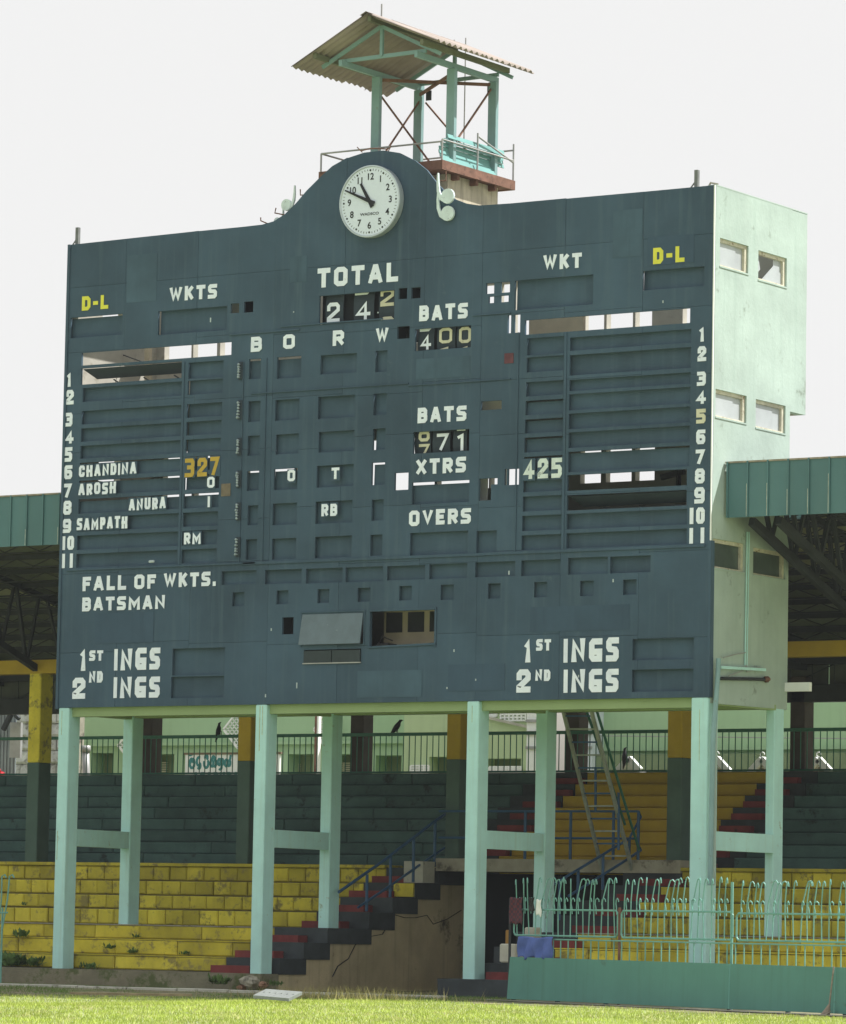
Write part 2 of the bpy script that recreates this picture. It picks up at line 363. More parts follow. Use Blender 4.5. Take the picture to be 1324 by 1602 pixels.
# ------------------------------------------------------------------ scoreboard building
B = empty('scoreboard_building', (7.2, 1.4, 0), 'tall slate cricket scoreboard building on mint columns, with a mint side wall', 'scoreboard')
OP = []      # (x0, z0, x1, z1, kind, gapL, gapT)
def op(u0, v0, u1, v1, kind='flap', gl=.0, gt=.0):
    a = fx(u0, v0); b = fx(u1, v1); OP.append((a[0], b[1], b[0], a[1], kind, gl, gt))
    return OP[-1]
def opz(u0, u1, vm, z0, z1, kind='flap', gl=.0, gt=.0):
    OP.append((fx(u0, vm)[0], z0, fx(u1, vm)[0], z1, kind, gl, gt)); return OP[-1]
op(111, 497, 191, 523, gt=.018); op(248, 487, 355, 516, gl=.05)
op(361, 475, 374, 489, 'tan'); op(382, 472, 396, 488, 'tan')
op(128, 552, 362, 555, 'hole')
FLAP_L = opz(127, 284, 590, 11.28, 11.60, 'tilt'); OP[-1] = (fx(127, 590)[0], 11.28, fx(284, 590)[0], 11.60, 'tilt', 0, 0)
rows = [11.21, 10.76, 10.42, 10.08, 9.75, 9.4, 9.04, 8.68, 8.33, 7.975]; bots = [10.94]+[z+.08 for z in rows[2:]]+[7.71]
for i, (zt, zb) in enumerate(zip(rows, bots)):
    u = 126-.35*i
    if i in (4, 5): opz(u, u+158, 740, zb, zt, gt=.025 if i == 5 else .012)
    elif i == 6: opz(u, u+158, 740, zb, zt, gt=.035)
    else: opz(u, u+158, 740, zb, zt)
srow = [11.56]+rows; sb = [11.25]+bots
for i, (zt, zb) in enumerate(zip(srow, sb)):
    opz(291-.4*i, 346-.4*i, 740, zb, zt, gl=.045 if i in (1, 2, 3, 4, 5, 6) else .015, gt=.03 if i in (5, 7) else 0)
    opz(822-.4*i, 883-.3*i, 740, zb, zt, gl=.04 if i in (5, 6, 7) else .01, gt=.02 if i in (3, 4, 5, 6) else 0)
op(822, 501, 1080, 505, 'hole')
for zt, zb in ((11.52, 11.28), (11.2, 10.83), (10.75, 10.55), (10.49, 10.2), (10.14, 9.86), (9.8, 9.52), (9.45, 9.08)):
    opz(889, 1079, 740, zb, zt, gt=.02 if zt == 9.45 else 0)
OP.append((fx(888, 743)[0], 8.745, fx(1075, 740)[0], 9.03, 'hole', 0, 0))
OP.append((fx(888, 743)[0], 8.39, fx(1075, 740)[0], 8.665, 'tilt', 0, 0)); FLAP_R = OP[-1]
for zt, zb in ((8.33, 8.05), (7.98, 7.71)): opz(888, 1076, 740, zb, zt)
for r in [((390,562,408,592),(434,559,471,590),(502,556,558,582),(588,549,606,581)), ((389,628,407,659),(431,626,468,656),(498,621,555,652),(585,616,605,648)),
          ((388,682,406,712),(432,680,467,709),(499,676,554,705),(584,671,603,703)), ((387,737,405,767),(429,734,465,765),(496,729,553,760),(582,724,602,758)),
          ((388,791,404,821),(427,788,464,820),(494,785,551,817),(582,782,600,814)), ((385,844,402,875),(426,843,463,874),(493,840,550,871),(580,837,598,869))]:
    j = r[0][1]
    op(*r[0], gt=.025 if j in (562, 737) else 0, gl=.03); op(*r[1], gt=.035 if j in (562-3, 737) or j in (562,) else 0, gl=.03)
    op(*r[2], gl=.02); op(*r[3], gl=.06 if j in (682, 737) else .02, gt=.03 if j == 737 else 0)
TOT = op(500, 463, 617, 499, 'drum'); op(624, 451, 637, 467, 'dark'); op(644, 450, 658, 466, 'dark'); op(622, 511, 641, 529, 'dark')
B400 = op(650, 515, 737, 543, 'drum'); B771 = op(647, 676, 734, 705, 'drum')
op(753, 628, 785, 640, 'tan'); op(645, 755, 734, 785, gt=.045); op(618, 740, 639, 766, 'hole')
op(750, 749, 778, 782, 'hole'); op(790, 734, 812, 758, 'hole'); op(642, 834, 732, 866); op(746, 831, 777, 864)
for r in ((347,894,401,913),(415,892,472,912),(479,890,536,911),(541,888,599,909),(606,886,665,906),(672,883,731,904),(744,880,806,901),(816,877,877,899),(889,873,951,897),(955,871,1018,895)):
    op(*r, gl=.01)
for r in ((364,927,382,948),(433,924,451,945),(497,922,515,943),(560,920,579,941),(625,917,644,939),(690,915,710,938),(764,913,783,936),(836,911,856,934),(908,909,929,932),(975,907,996,930)):
    op(*r)
op(442, 966, 459, 992, 'dark'); op(474, 962, 568, 1007, 'tiltwin'); TW = OP[-1]
op(476, 1017, 565, 1036, 'dark'); op(580, 957, 680, 1009, 'hole'); BO = OP[-1]
op(270, 1015, 351, 1055); op(268, 1059, 350, 1091); op(990, 1000, 1086, 1031); op(989, 1048, 1085, 1081)
op(1006, 424, 1102, 447, gl=.035); op(806, 439, 928, 476, gl=.05)
op(761, 443, 798, 457, 'hole'); op(765, 464, 796, 472, 'hole'); op(795, 493, 814, 520, 'hole')
# cladding sheets
def prof(x):
    for (a, za), (b, zb) in zip(PROF, PROF[1:]):
        if a <= x <= b: return za+(zb-za)*(x-a)/(b-a)
    return ZT
PROF = [(-.05, ZT)]+[fx(u, v) for u, v in ((300,362),(380,355),(410,351),(428,346),(445,336),(462,319),(480,298),(500,278),(520,260),(545,246),(570,238),(600,235),(625,239),(650,251),(668,266),(682,284),(695,298),(712,311),(730,318),(750,321),(800,318))]+[(14.5, ZT)]
XS = [0, 1.4, 3.13, 4.95, 6.55, 8.34, 9.6, 11.37, 13.0, WD]
base = [5.0, 6.15, 7.62, 8.6, 9.86, 10.8, 11.95, 13.2]
g2 = .0025
for i in range(len(XS)-1):
    x0, x1 = XS[i]+g2, XS[i+1]-g2
    zs = [5.0]+[z+((i*7+k*5) % 4-1.5)*.06 for k, z in enumerate(base[1:-1])]+[13.2]
    for k in range(len(zs)-1):
        y0 = -random.uniform(.0, .004)
        holed((x0, zs[k]+g2, x1, zs[k+1]-g2), [o[:4] for o in OP], XZ, y0, .045).build('cladding_sheet', slate, B)
    mids = [x for x, _ in PROF if x0+.05 < x < x1-.05]
    xs = [x0]+mids+[x1]
    poly = [(x1, 13.2+g2), (x0, 13.2+g2)][::-1]
    poly = [(x0, 13.2+g2), (x1, 13.2+g2)]+[(x, prof(x)+random.uniform(-.006, .006)) for x in xs[::-1]]
    MB().prism(poly, XZ, -random.uniform(0, .006), .045).build('cladding_sheet', slate, B)
holed((0.02, 5.02, WD-.02, 13.19), [(o[0]-.02, o[1]-.02, o[2]+.02, o[3]+.02) for o in OP], XZ, .047, .06).build('backing_sheet', slate, B)
MB().prism([(.02, 13.195)]+[(WD-.02, 13.195)]+[(x, z-.03) for x, z in PROF[::-1] if 0 < x < WD], XZ, .047, .06).build('backing_sheet', slate, B)
# flaps set back inside their openings
for (x0, z0, x1, z1, kind, gl, gt) in OP:
    if kind == 'flap':
        d = .07+random.uniform(0, .012); tl = random.uniform(-.006, .01)
        m = MB(); a0, a1, b0, b1 = x0-.075+gl*1.5, x1+.03, z0-.03, z1-gt+(.04 if gt == 0 else 0)
        m.add([(a0, d+tl, b0), (a1, d, b0), (a1, d+.01, b1), (a0, d+.01+tl, b1), (a0, d+.03, b0), (a1, d+.03, b0), (a1, d+.03, b1), (a0, d+.03, b1)],
              [(0,1,2,3), (4,7,6,5), (0,4,5,1), (1,5,6,2), (2,6,7,3), (3,7,4,0)])
        m.build('score_panel', slate2, B)
    elif kind == 'tan':
        MB().box(x0-.3, .35, z0-.2, x1+.1, .38, z1+.2).build('inner_board', inner2, B)
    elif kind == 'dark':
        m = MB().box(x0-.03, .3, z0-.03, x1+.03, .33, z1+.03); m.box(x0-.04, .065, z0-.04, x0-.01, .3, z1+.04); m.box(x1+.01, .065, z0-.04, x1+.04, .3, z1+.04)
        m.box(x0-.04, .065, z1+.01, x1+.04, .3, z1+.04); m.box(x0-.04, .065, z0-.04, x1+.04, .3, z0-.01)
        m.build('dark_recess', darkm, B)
    elif kind == 'tilt':
        zt = z1-.02; zb = zt-.17
        MB().add([(x0+.03, .02, zt), (x1-.0, .02, zt), (x1-.0, .28, zb), (x0+.18, .28, zb), (x0+.03, .05, zt+.01), (x1, .05, zt+.01), (x1, .31, zb+.01), (x0+.18, .31, zb+.01)],
                 [(0,1,2,3), (4,7,6,5), (0,4,5,1), (1,5,6,2), (2,6,7,3), (3,7,4,0)]).build('swung_panel', slate_dk, B, label='swung-up dark panel in an open name slot')
        mm = MB()
        for k in (.25, .55, .85): mm.beam((x0+(x1-x0)*k, .25, zb-.03), (x0+(x1-x0)*k+.25, .1, z0), .02, .02)
        mm.build('panel_stay', steel_dk, B)
# number drums
def drum_row(o, items):
    """items: list of (u0,u1, [(char, vbase, h, clipped)])"""
    m = MB().box(o[0]-.06, .2, o[1]-.06, o[2]+.06, .22, o[3]+.06); m.build('drum_box', darkm, B)
    for (u0, u1, digs, col) in items:
        x0 = fx(u0, 600, .09)[0]; x1 = fx(u1, 600, .09)[0]
        m = MB(); zc = (o[1]+o[3])/2; hh = (o[3]-o[1])/2+.1; n = 6; vs = []; fs = []
        for k in range(n+1):
            z = zc-hh+2*hh*k/n; y = .10+.05*((z-zc)/hh)**2
            vs += [(x0-.07, y, z), (x1+.05, y, z)]
        for k in range(n): fs.append((2*k, 2*k+1, 2*k+3, 2*k+2))
        m.add(vs, fs); d = m.build('number_drum', slate_dk, B)
        for ch, vb, h in digs:
            xa, za = fx(u0, vb, .085); _, zb = fx(u0, vb-h, .085)
            mm = MB(); glyph(mm, ch, xa, za, x1-x0, zb-za, (zb-za)*.19, .09, .004)
            mm.build('digit', white if col == 0 else offwhite, d, label='digit '+ch+' on a number drum')
drum_row(TOT, [(511.3, 531, [('2', 505, 31), ('7', 461.5, 30)], 0), (555.5, 579, [('4', 501, 29), ('3', 462, 30)], 0), (595, 616, [('2', 479.5, 27), ('8', 525, 29)], 1)])
drum_row(B400, [(657, 674, [('4', 547.5, 24), ('3', 519, 24)], 0), (687, 707, [('0', 537.5, 24), ('1', 566, 23)], 1), (718, 736.5, [('0', 537, 25), ('1', 565, 23)], 1)])
drum_row(B771, [(655, 672, [('8', 691, 26), ('7', 718, 23)], 1), (683, 702, [('7', 705.5, 27), ('6', 674, 24)], 0), (715, 728, [('1', 705, 27), ('2', 674, 24)], 0)])
# swung-out window and the open hatch beside it
x0, z0, x1, z1 = TW[:4]
MB().add([(x0, -.02, z1), (x1, -.02, z1), (x1-.01, -.10, z0-.0), (x0-.02, -.10, z0-.0), (x0, .01, z1+.02), (x1, .01, z1+.02), (x1-.01, -.07, z0+.01), (x0-.02, -.07, z0+.01)],
         [(0,1,2,3), (4,7,6,5), (0,4,5,1), (1,5,6,2), (2,6,7,3), (3,7,4,0)]).build('hinged_window', mat('grey_shutter', (.11, .155, .185), .4, .15, 3, dirt=(.2, .25, .27), dirt_amt=-.1, dirt_sc=9, spec=.5), B, label='grey window panel propped open at its foot')
m = MB(); 
m.box(x0-.04, -.02, z0-.03, x0-.015, .05, z1+.03); m.box(x1+.015, -.02, z0-.03, x1+.04, .05, z1+.03); m.box(x0-.04, -.024, z1+.03, x1+.04, .05, z1+.055)
m.build('window_frame', slate, B)
x0, z0, x1, z1 = BO[:4]
m = MB(); m.box(x0-.04, -.02, z0-.04, x0, .06, z1+.04); m.box(x1, -.02, z0-.04, x1+.04, .06, z1+.04); m.box(x0-.04, -.024, z1, x1+.04, .06, z1+.05)
m.add([(x0-.04, -.03, z0-.03), (x1+.04, -.03, z0+.0), (x1+.04, -.03, z0+.04), (x0-.04, -.03, z0), (x0-.04, .05, z0-.03), (x1+.04, .05, z0+.0), (x1+.04, .05, z0+.04), (x0-.04, .05, z0)], [(0,1,2,3), (4,7,6,5), (0,4,5,1), (1,5,6,2), (2,6,7,3), (3,7,4,0)])
m.build('hatch_frame', slate, B)
m = MB(); m.box(x0-.3, .9, z0-.3, x1+.5, .93, z1+.3); m.build('inner_partition', inner2, B)
m = MB()
for k in (0, .36, .72): m.box(x0-.25+k*1.25*(x1-x0)/.95*.72, .89, z0+.32, x0-.25+k*1.25*(x1-x0)/.95*.72+.36, .899, z1+.05)
m.build('cabinet_door', steel_dk, B)
MB().cbox(x0+.02, .15, z0, x0+.3, .5, z0+.07, .02).build('desk_clutter', blackc, B)
m = MB(); m.tube([(x0+.05, .2, z0+.05), (x0+.1, .25, z0+.2), (x0+.3, .3, z0+.12)], .012); m.build('desk_lamp_arm', blackc, B)
x0, z0, x1, z1 = [o for o in OP if o[4] == 'dark'][-1][:4]
m = MB()
for k in (0, .5): m.box(x0+(x1-x0)*k+.01, -.03, z0, x0+(x1-x0)*(k+.5)-.01, .02, z1-.02)
m.build('glazed_flap', mat('black_glass', (.03, .045, .05), .35, .2, 2), B); m = MB().box(x0-.01, -.035, z0-.015, x1+.01, -.01, z0+.005); m.build('flap_lip', grey_m, B)
# bars across small openings
for (u0, v0, u1, v1) in ((773, 440, 783, 478), (799.5, 489, 804.5, 524), (792.5, 732, 795, 760), (768, 758, 779, 784)):
    a = fx(u0, v0); b = fx(u1, v1); MB().box(a[0], .012, b[1], b[0], .042, a[1]).build('mullion', slate, B)
a = fx(750, 748, .35); b = fx(763, 784, .35); MB().box(a[0], .35, b[1], b[0], .36, a[1]).build('pale_board', mat('pale_board', (.6, .62, .62), .8, .1), B)
a = fx(790, 553); b = fx(804, 568); MB().box(a[0], -.014, b[1], b[0], -.008, a[1]).build('red_patch', mat('faded_red', (.13, .05, .06), .8, .3, 6), B)
a = fx(347, 757); b = fx(361, 776); MB().box(a[0], -.014, b[1], b[0], -.008, a[1]).build('brown_patch', mat('faded_brown', (.17, .14, .10), .8, .3, 6), B)
# battens and ledges on the face
for (u0, v0, u1, v1, h) in ((381, 880, 760, 869, .05), (760, 868, 1104, 852, .05), (360, 523, 470, 516, .03), (440, 510, 600, 500, .025), (740, 494, 800, 489, .02), (393, 616, 640, 600, .02), (640, 604, 800, 592, .02), (105, 890, 400, 883, .03)):
    p = fx(u0, v0); q = fx(u1, v1)
    MB().beam((p[0], -.018, (p[1]+q[1])/2), (q[0], -.018, (p[1]+q[1])/2), .024, h).build('batten', slate, B)
for (u, v0, v1, w) in ((381.5, 566, 880, .03), (288, 566, 885, .05), (886, 520, 862, .05), (812, 520, 862, .03), (418, 560, 880, .02)):
    p = fx(u, v0); q = fx(u-4, v1); MB().box(p[0]-w/2, -.02, q[1], p[0]+w/2, -.004, p[1]).build('batten', slate, B)
MB().box(-.03, -.025, ZB-.02, .03, .1, ZT).build('edge_trim', slate, B)
MB().box(WD-.03, -.028, ZB, WD+.025, .1, 7.75).build('edge_trim', slate, B)
MB().box(WD-.002, -.028, 7.75, WD+.02, .0, ZT).build('edge_trim', bwhite2, B, label='pale edge strip painted as bright as the sunlit wall edge')  # white strip standing in for sun catching the wall's front edge
for (u, v, h) in ((465, 1068, 9), (416, 1086, 5), (711, 1016, 4), (425, 983, 4), (745, 1062, 3), (906, 1056, 4), (960, 906, 5), (797, 893, 6), (330, 497, 7), (1038, 470, 4), (592, 488, 2), (460, 487, 2), (700, 1075, 3)):
    p_ = fx(u, v); q_ = fx(u, v+h); MB().box(p_[0]-.012, -.012, q_[1], p_[0]+.012, -.006, p_[1]).build('paint_drip', pale_drip, B)
p_ = fx(235, 881); MB().cbox(p_[0], -.06, p_[1], p_[0]+.13, -.02, p_[1]+.05, .012).build('bird_dropping', pale_drip, B)
patch_m = mat('repainted_patch', (.046, .085, .13), .7, .15, 1, streak=.3)
patch_l = mat('faded_patch', (.060, .106, .148), .8, .2, 1, streak=.3)
for (u0, v0, u1, v1, k) in ((1014, 372, 1086, 410, 0), (652, 562, 736, 588, 1), (455, 402, 480, 440, 1), (1040, 1035, 1080, 1046, 0), (150, 960, 240, 1005, 0), (560, 1050, 660, 1090, 1), (830, 950, 985, 985, 0), (200, 400, 245, 470, 1), (960, 330, 1005, 400, 1), (702, 1040, 790, 1080, 0)):
    a_ = fx(u0, v0); b_ = fx(u1, v1); MB().box(a_[0], -.0085, b_[1], b_[0], -.0062, a_[1]).build('repaint_patch', patch_l if k else patch_m, B)
# bulb strips
for v0, v1 in ((568, 592), (628, 655), (687, 711), (738, 762), (788, 813), (842, 870)):
    x, zt = fx(378-(v0-568)*.015, v0); _, zb = fx(378, v1)
    m = MB().box(x-.05, -.03, zb-.02, x+.05, -.012, zt+.02); st = m.build('bulb_strip', slate_dk, B)
    m = MB()
    for k in range(6):
        zz = zb+(zt-zb)*(k+.5)/6+random.uniform(-.008, .008); m.tube([(x-.01, -.03, zz), (x-.01+random.uniform(-.02, .01), -.08, zz), (x-.015, -.10, zz)], .022, 6, [.012, .026, .008])
    m.build('bulb', mat('clouded_bulb', (.35, .42, .46), .3, .1) if v0 == 568 else bpy.data.materials['clouded_bulb'], st)
# painted words
for w_ in (('D-L', 128, 486, 169, 22, yel), ('WKTS', 265, 472, 339, 22.5, white), ('TOTAL', 496.5, 450.5, 622.5, 30, white), ('BATS', 656, 503, 731.5, 24, white),
           ('B', 392.5, 550.5, 409.5, 23, white), ('O', 443, 546, 461, 22.5, white), ('R', 520.5, 541, 538, 24, white), ('W', 588, 536.5, 607.5, 23, white),
           ('BATS', 653.5, 662.5, 729.5, 24, white), ('XTRS', 651, 742.5, 728.7, 24, white), ('OVERS', 640, 823, 736.5, 24, white), ('WKT', 850, 423, 910, 23.5, white),
           ('D-L', 1022, 413, 1071, 25, yel), ('FALL', 129, 925, 197, 22.5, white), ('OF', 210, 922, 243.5, 22.5, white), ('WKTS.', 256, 919.5, 337, 22.5, white), ('BATSMAN', 128.5, 956.5, 257.5, 21.5, white),
           ('1', 124.6, 1050, 134.5, 34, white), ('ST', 139.5, 1034, 161, 16.5, white), ('INGS', 178.5, 1049, 250, 34, white),
           ('2', 113, 1093.5, 133, 33, white), ('ND', 139, 1068, 160.5, 18, white), ('INGS', 177.5, 1092.5, 249.5, 33, white),
           ('1', 820, 1036.5, 831, 37, white), ('ST', 839, 1018.5, 862, 18, white), ('INGS', 882, 1036.5, 968, 37, white),
           ('2', 808, 1084, 830, 36, white), ('ND', 837.5, 1065.5, 861, 18, white), ('INGS', 882, 1084, 967.5, 36, white)):
    big = w_[0] in ('INGS', '1', '2', 'TOTAL'); word(*w_, B, tk=.262 if big else (.28 if len(w_[0]) == 2 and w_[4] < 19 else .265), gap=.3)
for s_, u0, v0, u1, h in (('1', 104, 605, 111.5, 22), ('2', 102.6, 633, 115, 22.5), ('3', 102, 667.5, 113, 21.5), ('4', 101, 694, 114.6, 20.5), ('5', 100.5, 722.7, 112.5, 22.5), ('6', 100, 749.7, 112.6, 22), ('7', 99.6, 779, 112, 22), ('8', 98.5, 805.5, 111.5, 22), ('9', 97.5, 834, 111, 22), ('|0', 97, 860.6, 115.5, 21.5), ('||', 96, 889, 114, 22.5)):
    word(s_, u0, v0, u1, h, (offwhite if (s_, u0) == ('5', 1089.5) else white), B, tk=.26, gap=.3 if s_ != '||' else .5, label='white row numeral '+s_.replace('|', '1'))
for s_, u0, v0, u1, h in (('1', 1094, 534.4, 1102.6, 23), ('2', 1091.6, 565.7, 1105, 23.3), ('3', 1090.7, 604, 1104.4, 22), ('4', 1088.5, 632, 1104.4, 21.2), ('5', 1089.5, 663, 1104, 22.5), ('6', 1089.5, 695, 1103.5, 23), ('7', 1088.5, 726.6, 1103, 23), ('8', 1087.6, 756.6, 1102.6, 23.5), ('9', 1086.5, 788, 1102.6, 25), ('|0', 1079, 820, 1102.6, 25.5), ('||', 1079, 850.6, 1101.5, 24.5)):
    word(s_, u0, v0, u1, h, (offwhite if (s_, u0) == ('5', 1089.5) else white), B, tk=.26, gap=.3 if s_ != '||' else 1.05, label='white row numeral '+s_.replace('|', '1'))
# side wall with six windows
SW = []
for (u0, v0, u1, v1) in ((1127, 371.6, 1171, 428), (1187, 391, 1231, 449), (1120, 608, 1168, 662), (1183, 624, 1229, 678.5), (1116, 842, 1165, 895.5), (1179, 856, 1229, 906.6)):
    a = bp(u0, v0, 0, WD); b = bp(u1, v1, 0, WD); SW.append((a.y, b.z, b.y, a.z))
DP = 2.86
holed((.05, ZB, DP, ZT), SW, YZ, WD, WD-.16).build('side_wall', mint, B)
MB().box(WD-.16, DP, 10.35, WD, 3.45, ZT-.01).build('projecting_bay', mint, B)
MB().box(.1, DP, 10.35, WD-.16, 3.45, 10.5).build('bay_soffit', conc, B)
for k, (a0, b0, a1, b1) in enumerate(SW):
    f = MB(); t = .05; xo = WD-.035; xi = WD-.10
    f.prism([(a0, b0), (a0+t*.6, b0), (a0+t*.6, b1), (a0, b1)], YZ, xo, xi); f.prism([(a1-t*1.6, b0), (a1, b0), (a1, b1), (a1-t*1.6, b1)], YZ, xo, xi)
    f.prism([(a0+t*.6, b1-t*1.3), (a1-t*1.6, b1-t*1.3), (a1-t*1.6, b1), (a0+t*.6, b1)], YZ, xo, xi); f.prism([(a0+t*.6, b0), (a1-t*1.6, b0), (a1-t*1.6, b0+t*.6), (a0+t*.6, b0+t*.6)], YZ, xo, xi)
    am = a0+(a1-a0)*.66
    fr = f.build('window_frame', framew, B); gm = glassp if k < 4 else glassd
    if k == 1:
        MB().prism([(a0+.25, b0+.03), (a1-.08, b0+.03), (a1-.08, b1-.3), (am, b0+.35)], YZ, WD-.07, WD-.075).build('pane', glassp, fr, label='broken remnant of a window pane')
        MB().prism([(a0+.03, b0+.1), (a0+.16, b0+.2), (a0+.12, b0+.33), (a0+.03, b0+.42)], YZ, WD-.05, WD-.055).build('pane', glassp, fr, label='pale shard of glass')
        MB().prism([(am, b0+.05), (a1-.08, b0+.05), (a1-.08, b1-.06), (am, b1-.06)], YZ, WD-.085, WD-.09).build('pane', glassp, fr)
    else:
        MB().prism([(a0+.03, b0+.03), (am, b0+.03), (am, b1-.065), (a0+.03, b1-.065)], YZ, WD-.07, WD-.075).build('pane', gm, fr)
        MB().prism([(am+.02, b0+.03), (a1-.08, b0+.03), (a1-.08, b1-.065), (am+.02, b1-.065)], YZ, WD-.085, WD-.09).build('pane', gm, fr)
    MB().box(WD-.02, a0-.01, b0-.03, WD+.012, a1+.01, b0-.004).build('window_sill', mint, B)
# carcass: back wall, floors, roof
def bx(u, v, y=2.7): return fx(u, v, y)
WIN = []
for (u0, u1) in ((258, 300), (303, 340), (345, 420), (425, 500), (505, 580), (585, 660), (665, 740), (745, 778), (781, 800), (803, 829), (914, 945), (949, 990), (994, 1020), (1068, 1084)):
    WIN.append((bx(u0, 530)[0], 12.08, bx(u1, 530)[0], 13.1))
for (u0, u1) in ((255, 300), (304, 380), (384, 460), (464, 540), (544, 609), (612, 680), (684, 735), (739, 765), (767, 782), (786, 813), (908, 940), (948, 988), (994, 1024)):
    WIN.append((bx(u0, 760)[0], 9.2, bx(u1, 760)[0], 10.25))
holed((.16, ZB, WD-.16, 11.0), WIN, XZ, 2.7, DP).build('rear_wall', inner, B)
holed((.16, 11.0, WD-.16, ZT-.02), WIN, XZ, 2.7, DP).build('rear_wall', inner, B)
holed((.13, ZB, DP, ZT), [(.9, 12.3, 1.6, 12.9), (.9, 9.5, 1.6, 10.1)], YZ, 0.0, .16).build('side_wall', inner, B)
for z in (5.12, 8.2, 10.9): MB().box(.16, .34, z, WD-.16, 2.7, z+.12).build('floor_slab', conc, B)
for k in range(6): MB().box(.9+k*2.35, .07, ZT-.3, 1.1+k*2.35, 2.7, ZT-.1).build('roof_beam', conc_lt, B)  # roof left open between these beams so sun brightens the upper storey
MB().box(.16, .065, ZT-.12, WD-.17, .3, ZT-.0).build('roof_slab', conc_lt, B)
MB().box(WD-.17, .05, ZT, WD+.003, 3.46, ZT+.02).build('parapet_edge', mint, B)
# inside: piping and ladders seen through the slots
m = MB(); m.tube([bp(183, 548, 1, 1.6), bp(183, 600, 1, 1.6)], .02); m.tube([bp(186, 553, 1, 1.6), bp(228, 568, 1, 1.6)], .012); m.build('inner_pipe', steel_dk, B)
m = MB(); m.beam(bp(232, 540, 1, 2.0), bp(232, 600, 1, 2.0), .1, .12); m.build('inner_post', inner2, B)
m = MB(); m.box(*(lambda a, b: (a.x, 1.9, b.z-.3, b.x, 2.0, a.z+.6))(bp(905-75, 510, 1, 1.95), bp(914, 520, 1, 1.95))); m.build('inner_partition', inner2, B)
m = MB(); m.beam(bp(1035, 747, 1, 1.5), bp(1070, 737, 1, 1.5), .08, .1); m.beam(bp(1062, 730, 1, 1.5), bp(1062, 760, 1, 1.5), .1, .05); m.build('winch', steel_dk, B)
# posts on the roof corners
for (u, v0, v1) in ((121.5, 356, 381), (1090.5, 266, 290)):
    p = bp(u, v1, 1, .15); q = bp(u, v0, 1, .15); m = MB().beam((p.x, .15, ZT-.02), (p.x, .15, q.z), .07, .07); m.beam((p.x-.14, .15, ZT), (p.x+.0, .15, ZT+.16), .02, .02); m.build('roof_post', mat('grey_post', (.16, .17, .17), .8, .2, 5) if 'grey_post' not in bpy.data.materials else bpy.data.materials['grey_post'], B)
MB().tube([(WD-.25, .2, ZT), (WD-.2, .2, ZT+.09), (WD-.05, .2, ZT+.05)], .02).build('roof_rubble', conc, B)
# support frame
cx = [.04, 4.72, 9.43, 14.10]
RY = 2.4
CWS = [.255, .255, .255, .34]
rxs = [bp(188.5, 1300, 1, RY).x, bp(500.5, 1300, 1, RY).x, bp(836, 1300, 1, RY).x, bp(1197, 1300, 1, RY).x]
for i, x in enumerate(cx):
    w = CWS[i]; rx = rxs[i]; rw = .24 if i < 3 else WD-.002-rx
    MB().cbox(x, 0, -.32 if i == 2 else -.02, x+w, .36, 5.0, .014).build('column', mint2, B)
    MB().cbox(rx, RY, .5, rx+rw, RY+.36, 5.0, .014).build('column', mint2, B)
    MB().beam((x+w/2, .3, 2.51), (rx+rw/2, RY+.05, 2.51), .19, .33).build('cross_beam', mint2, B)
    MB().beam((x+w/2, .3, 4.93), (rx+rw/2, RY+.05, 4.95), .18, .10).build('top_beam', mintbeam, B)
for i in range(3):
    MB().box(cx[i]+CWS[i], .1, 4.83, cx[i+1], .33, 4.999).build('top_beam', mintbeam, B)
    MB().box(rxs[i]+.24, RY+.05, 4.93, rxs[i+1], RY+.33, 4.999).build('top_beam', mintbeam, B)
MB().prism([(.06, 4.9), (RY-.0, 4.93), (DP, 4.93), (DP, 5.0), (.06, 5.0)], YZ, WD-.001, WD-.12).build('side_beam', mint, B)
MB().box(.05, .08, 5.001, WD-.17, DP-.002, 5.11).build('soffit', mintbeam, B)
for (u, v0, v1, w_, k) in ((407, 1104, 1175, .014, 1), (411, 1104, 1150, .012, 1), (97, 1112, 1150, .01, 0), (90, 1300, 1345, .012, 0), (739, 1104, 1130, .01, 2), (1095, 1110, 1190, .008, 3)):
    p_ = fx(u, v0, -.004); q_ = fx(u-(v1-v0)*.022, v1, -.004)
    MB().box(p_[0]-w_/2, -.003, q_[1], p_[0]+w_/2, -.0005, p_[1]).build('rust_streak', rustst, B)
# pipes on the side wall
m = MB(); X = WD+.06
m.tube([bp(1124.5, 1030, 0, X+.05), bp(1124, 1048, 0, X+.05), bp(1116, 1160, 0, X+.05), bp(1111, 1385, 0, X+.05)], .045, 10); m.build('downpipe', teal, B)
m = MB(); m.tube([bp(1121.5, 1046, 0, X), bp(1117.5, 1385, 0, X)], .025, 8); m.build('downpipe', mint, B)
m = MB(); m.tube([bp(1126, 1061.5, 0, X), bp(1196, 1063, 0, X)], .03, 8); m.build('pipe_stub', steel_dk, B)
m = MB(); m.cbox(WD, *(lambda p: (p.y-.06, p.z-.055))(bp(1199, 1063, 0, X)), WD+.14, *(lambda p: (p.y+.06, p.z+.055))(bp(1199, 1063, 0, X)), .04); m.build('pipe_flange', rust, B)
m = MB(); m.beam(bp(1127, 1044, 0, X), bp(1197, 1048, 0, X), .05, .05); m.build('bracket', mint2, B)
m = MB(); m.tube([bp(1132, 1029, 0, X), bp(1150, 1024, 0, X), bp(1167, 1021, 0, X)], .01); m.tube([bp(1140, 1058, 0, X), bp(1170, 1046, 0, X), bp(1190, 1044, 0, X)], .01); m.tube([bp(1168, 1040, 0, X), bp(1168, 1051, 0, X), bp(1195, 1046, 0, X)], .01); m.build('wire', grey_m, B)
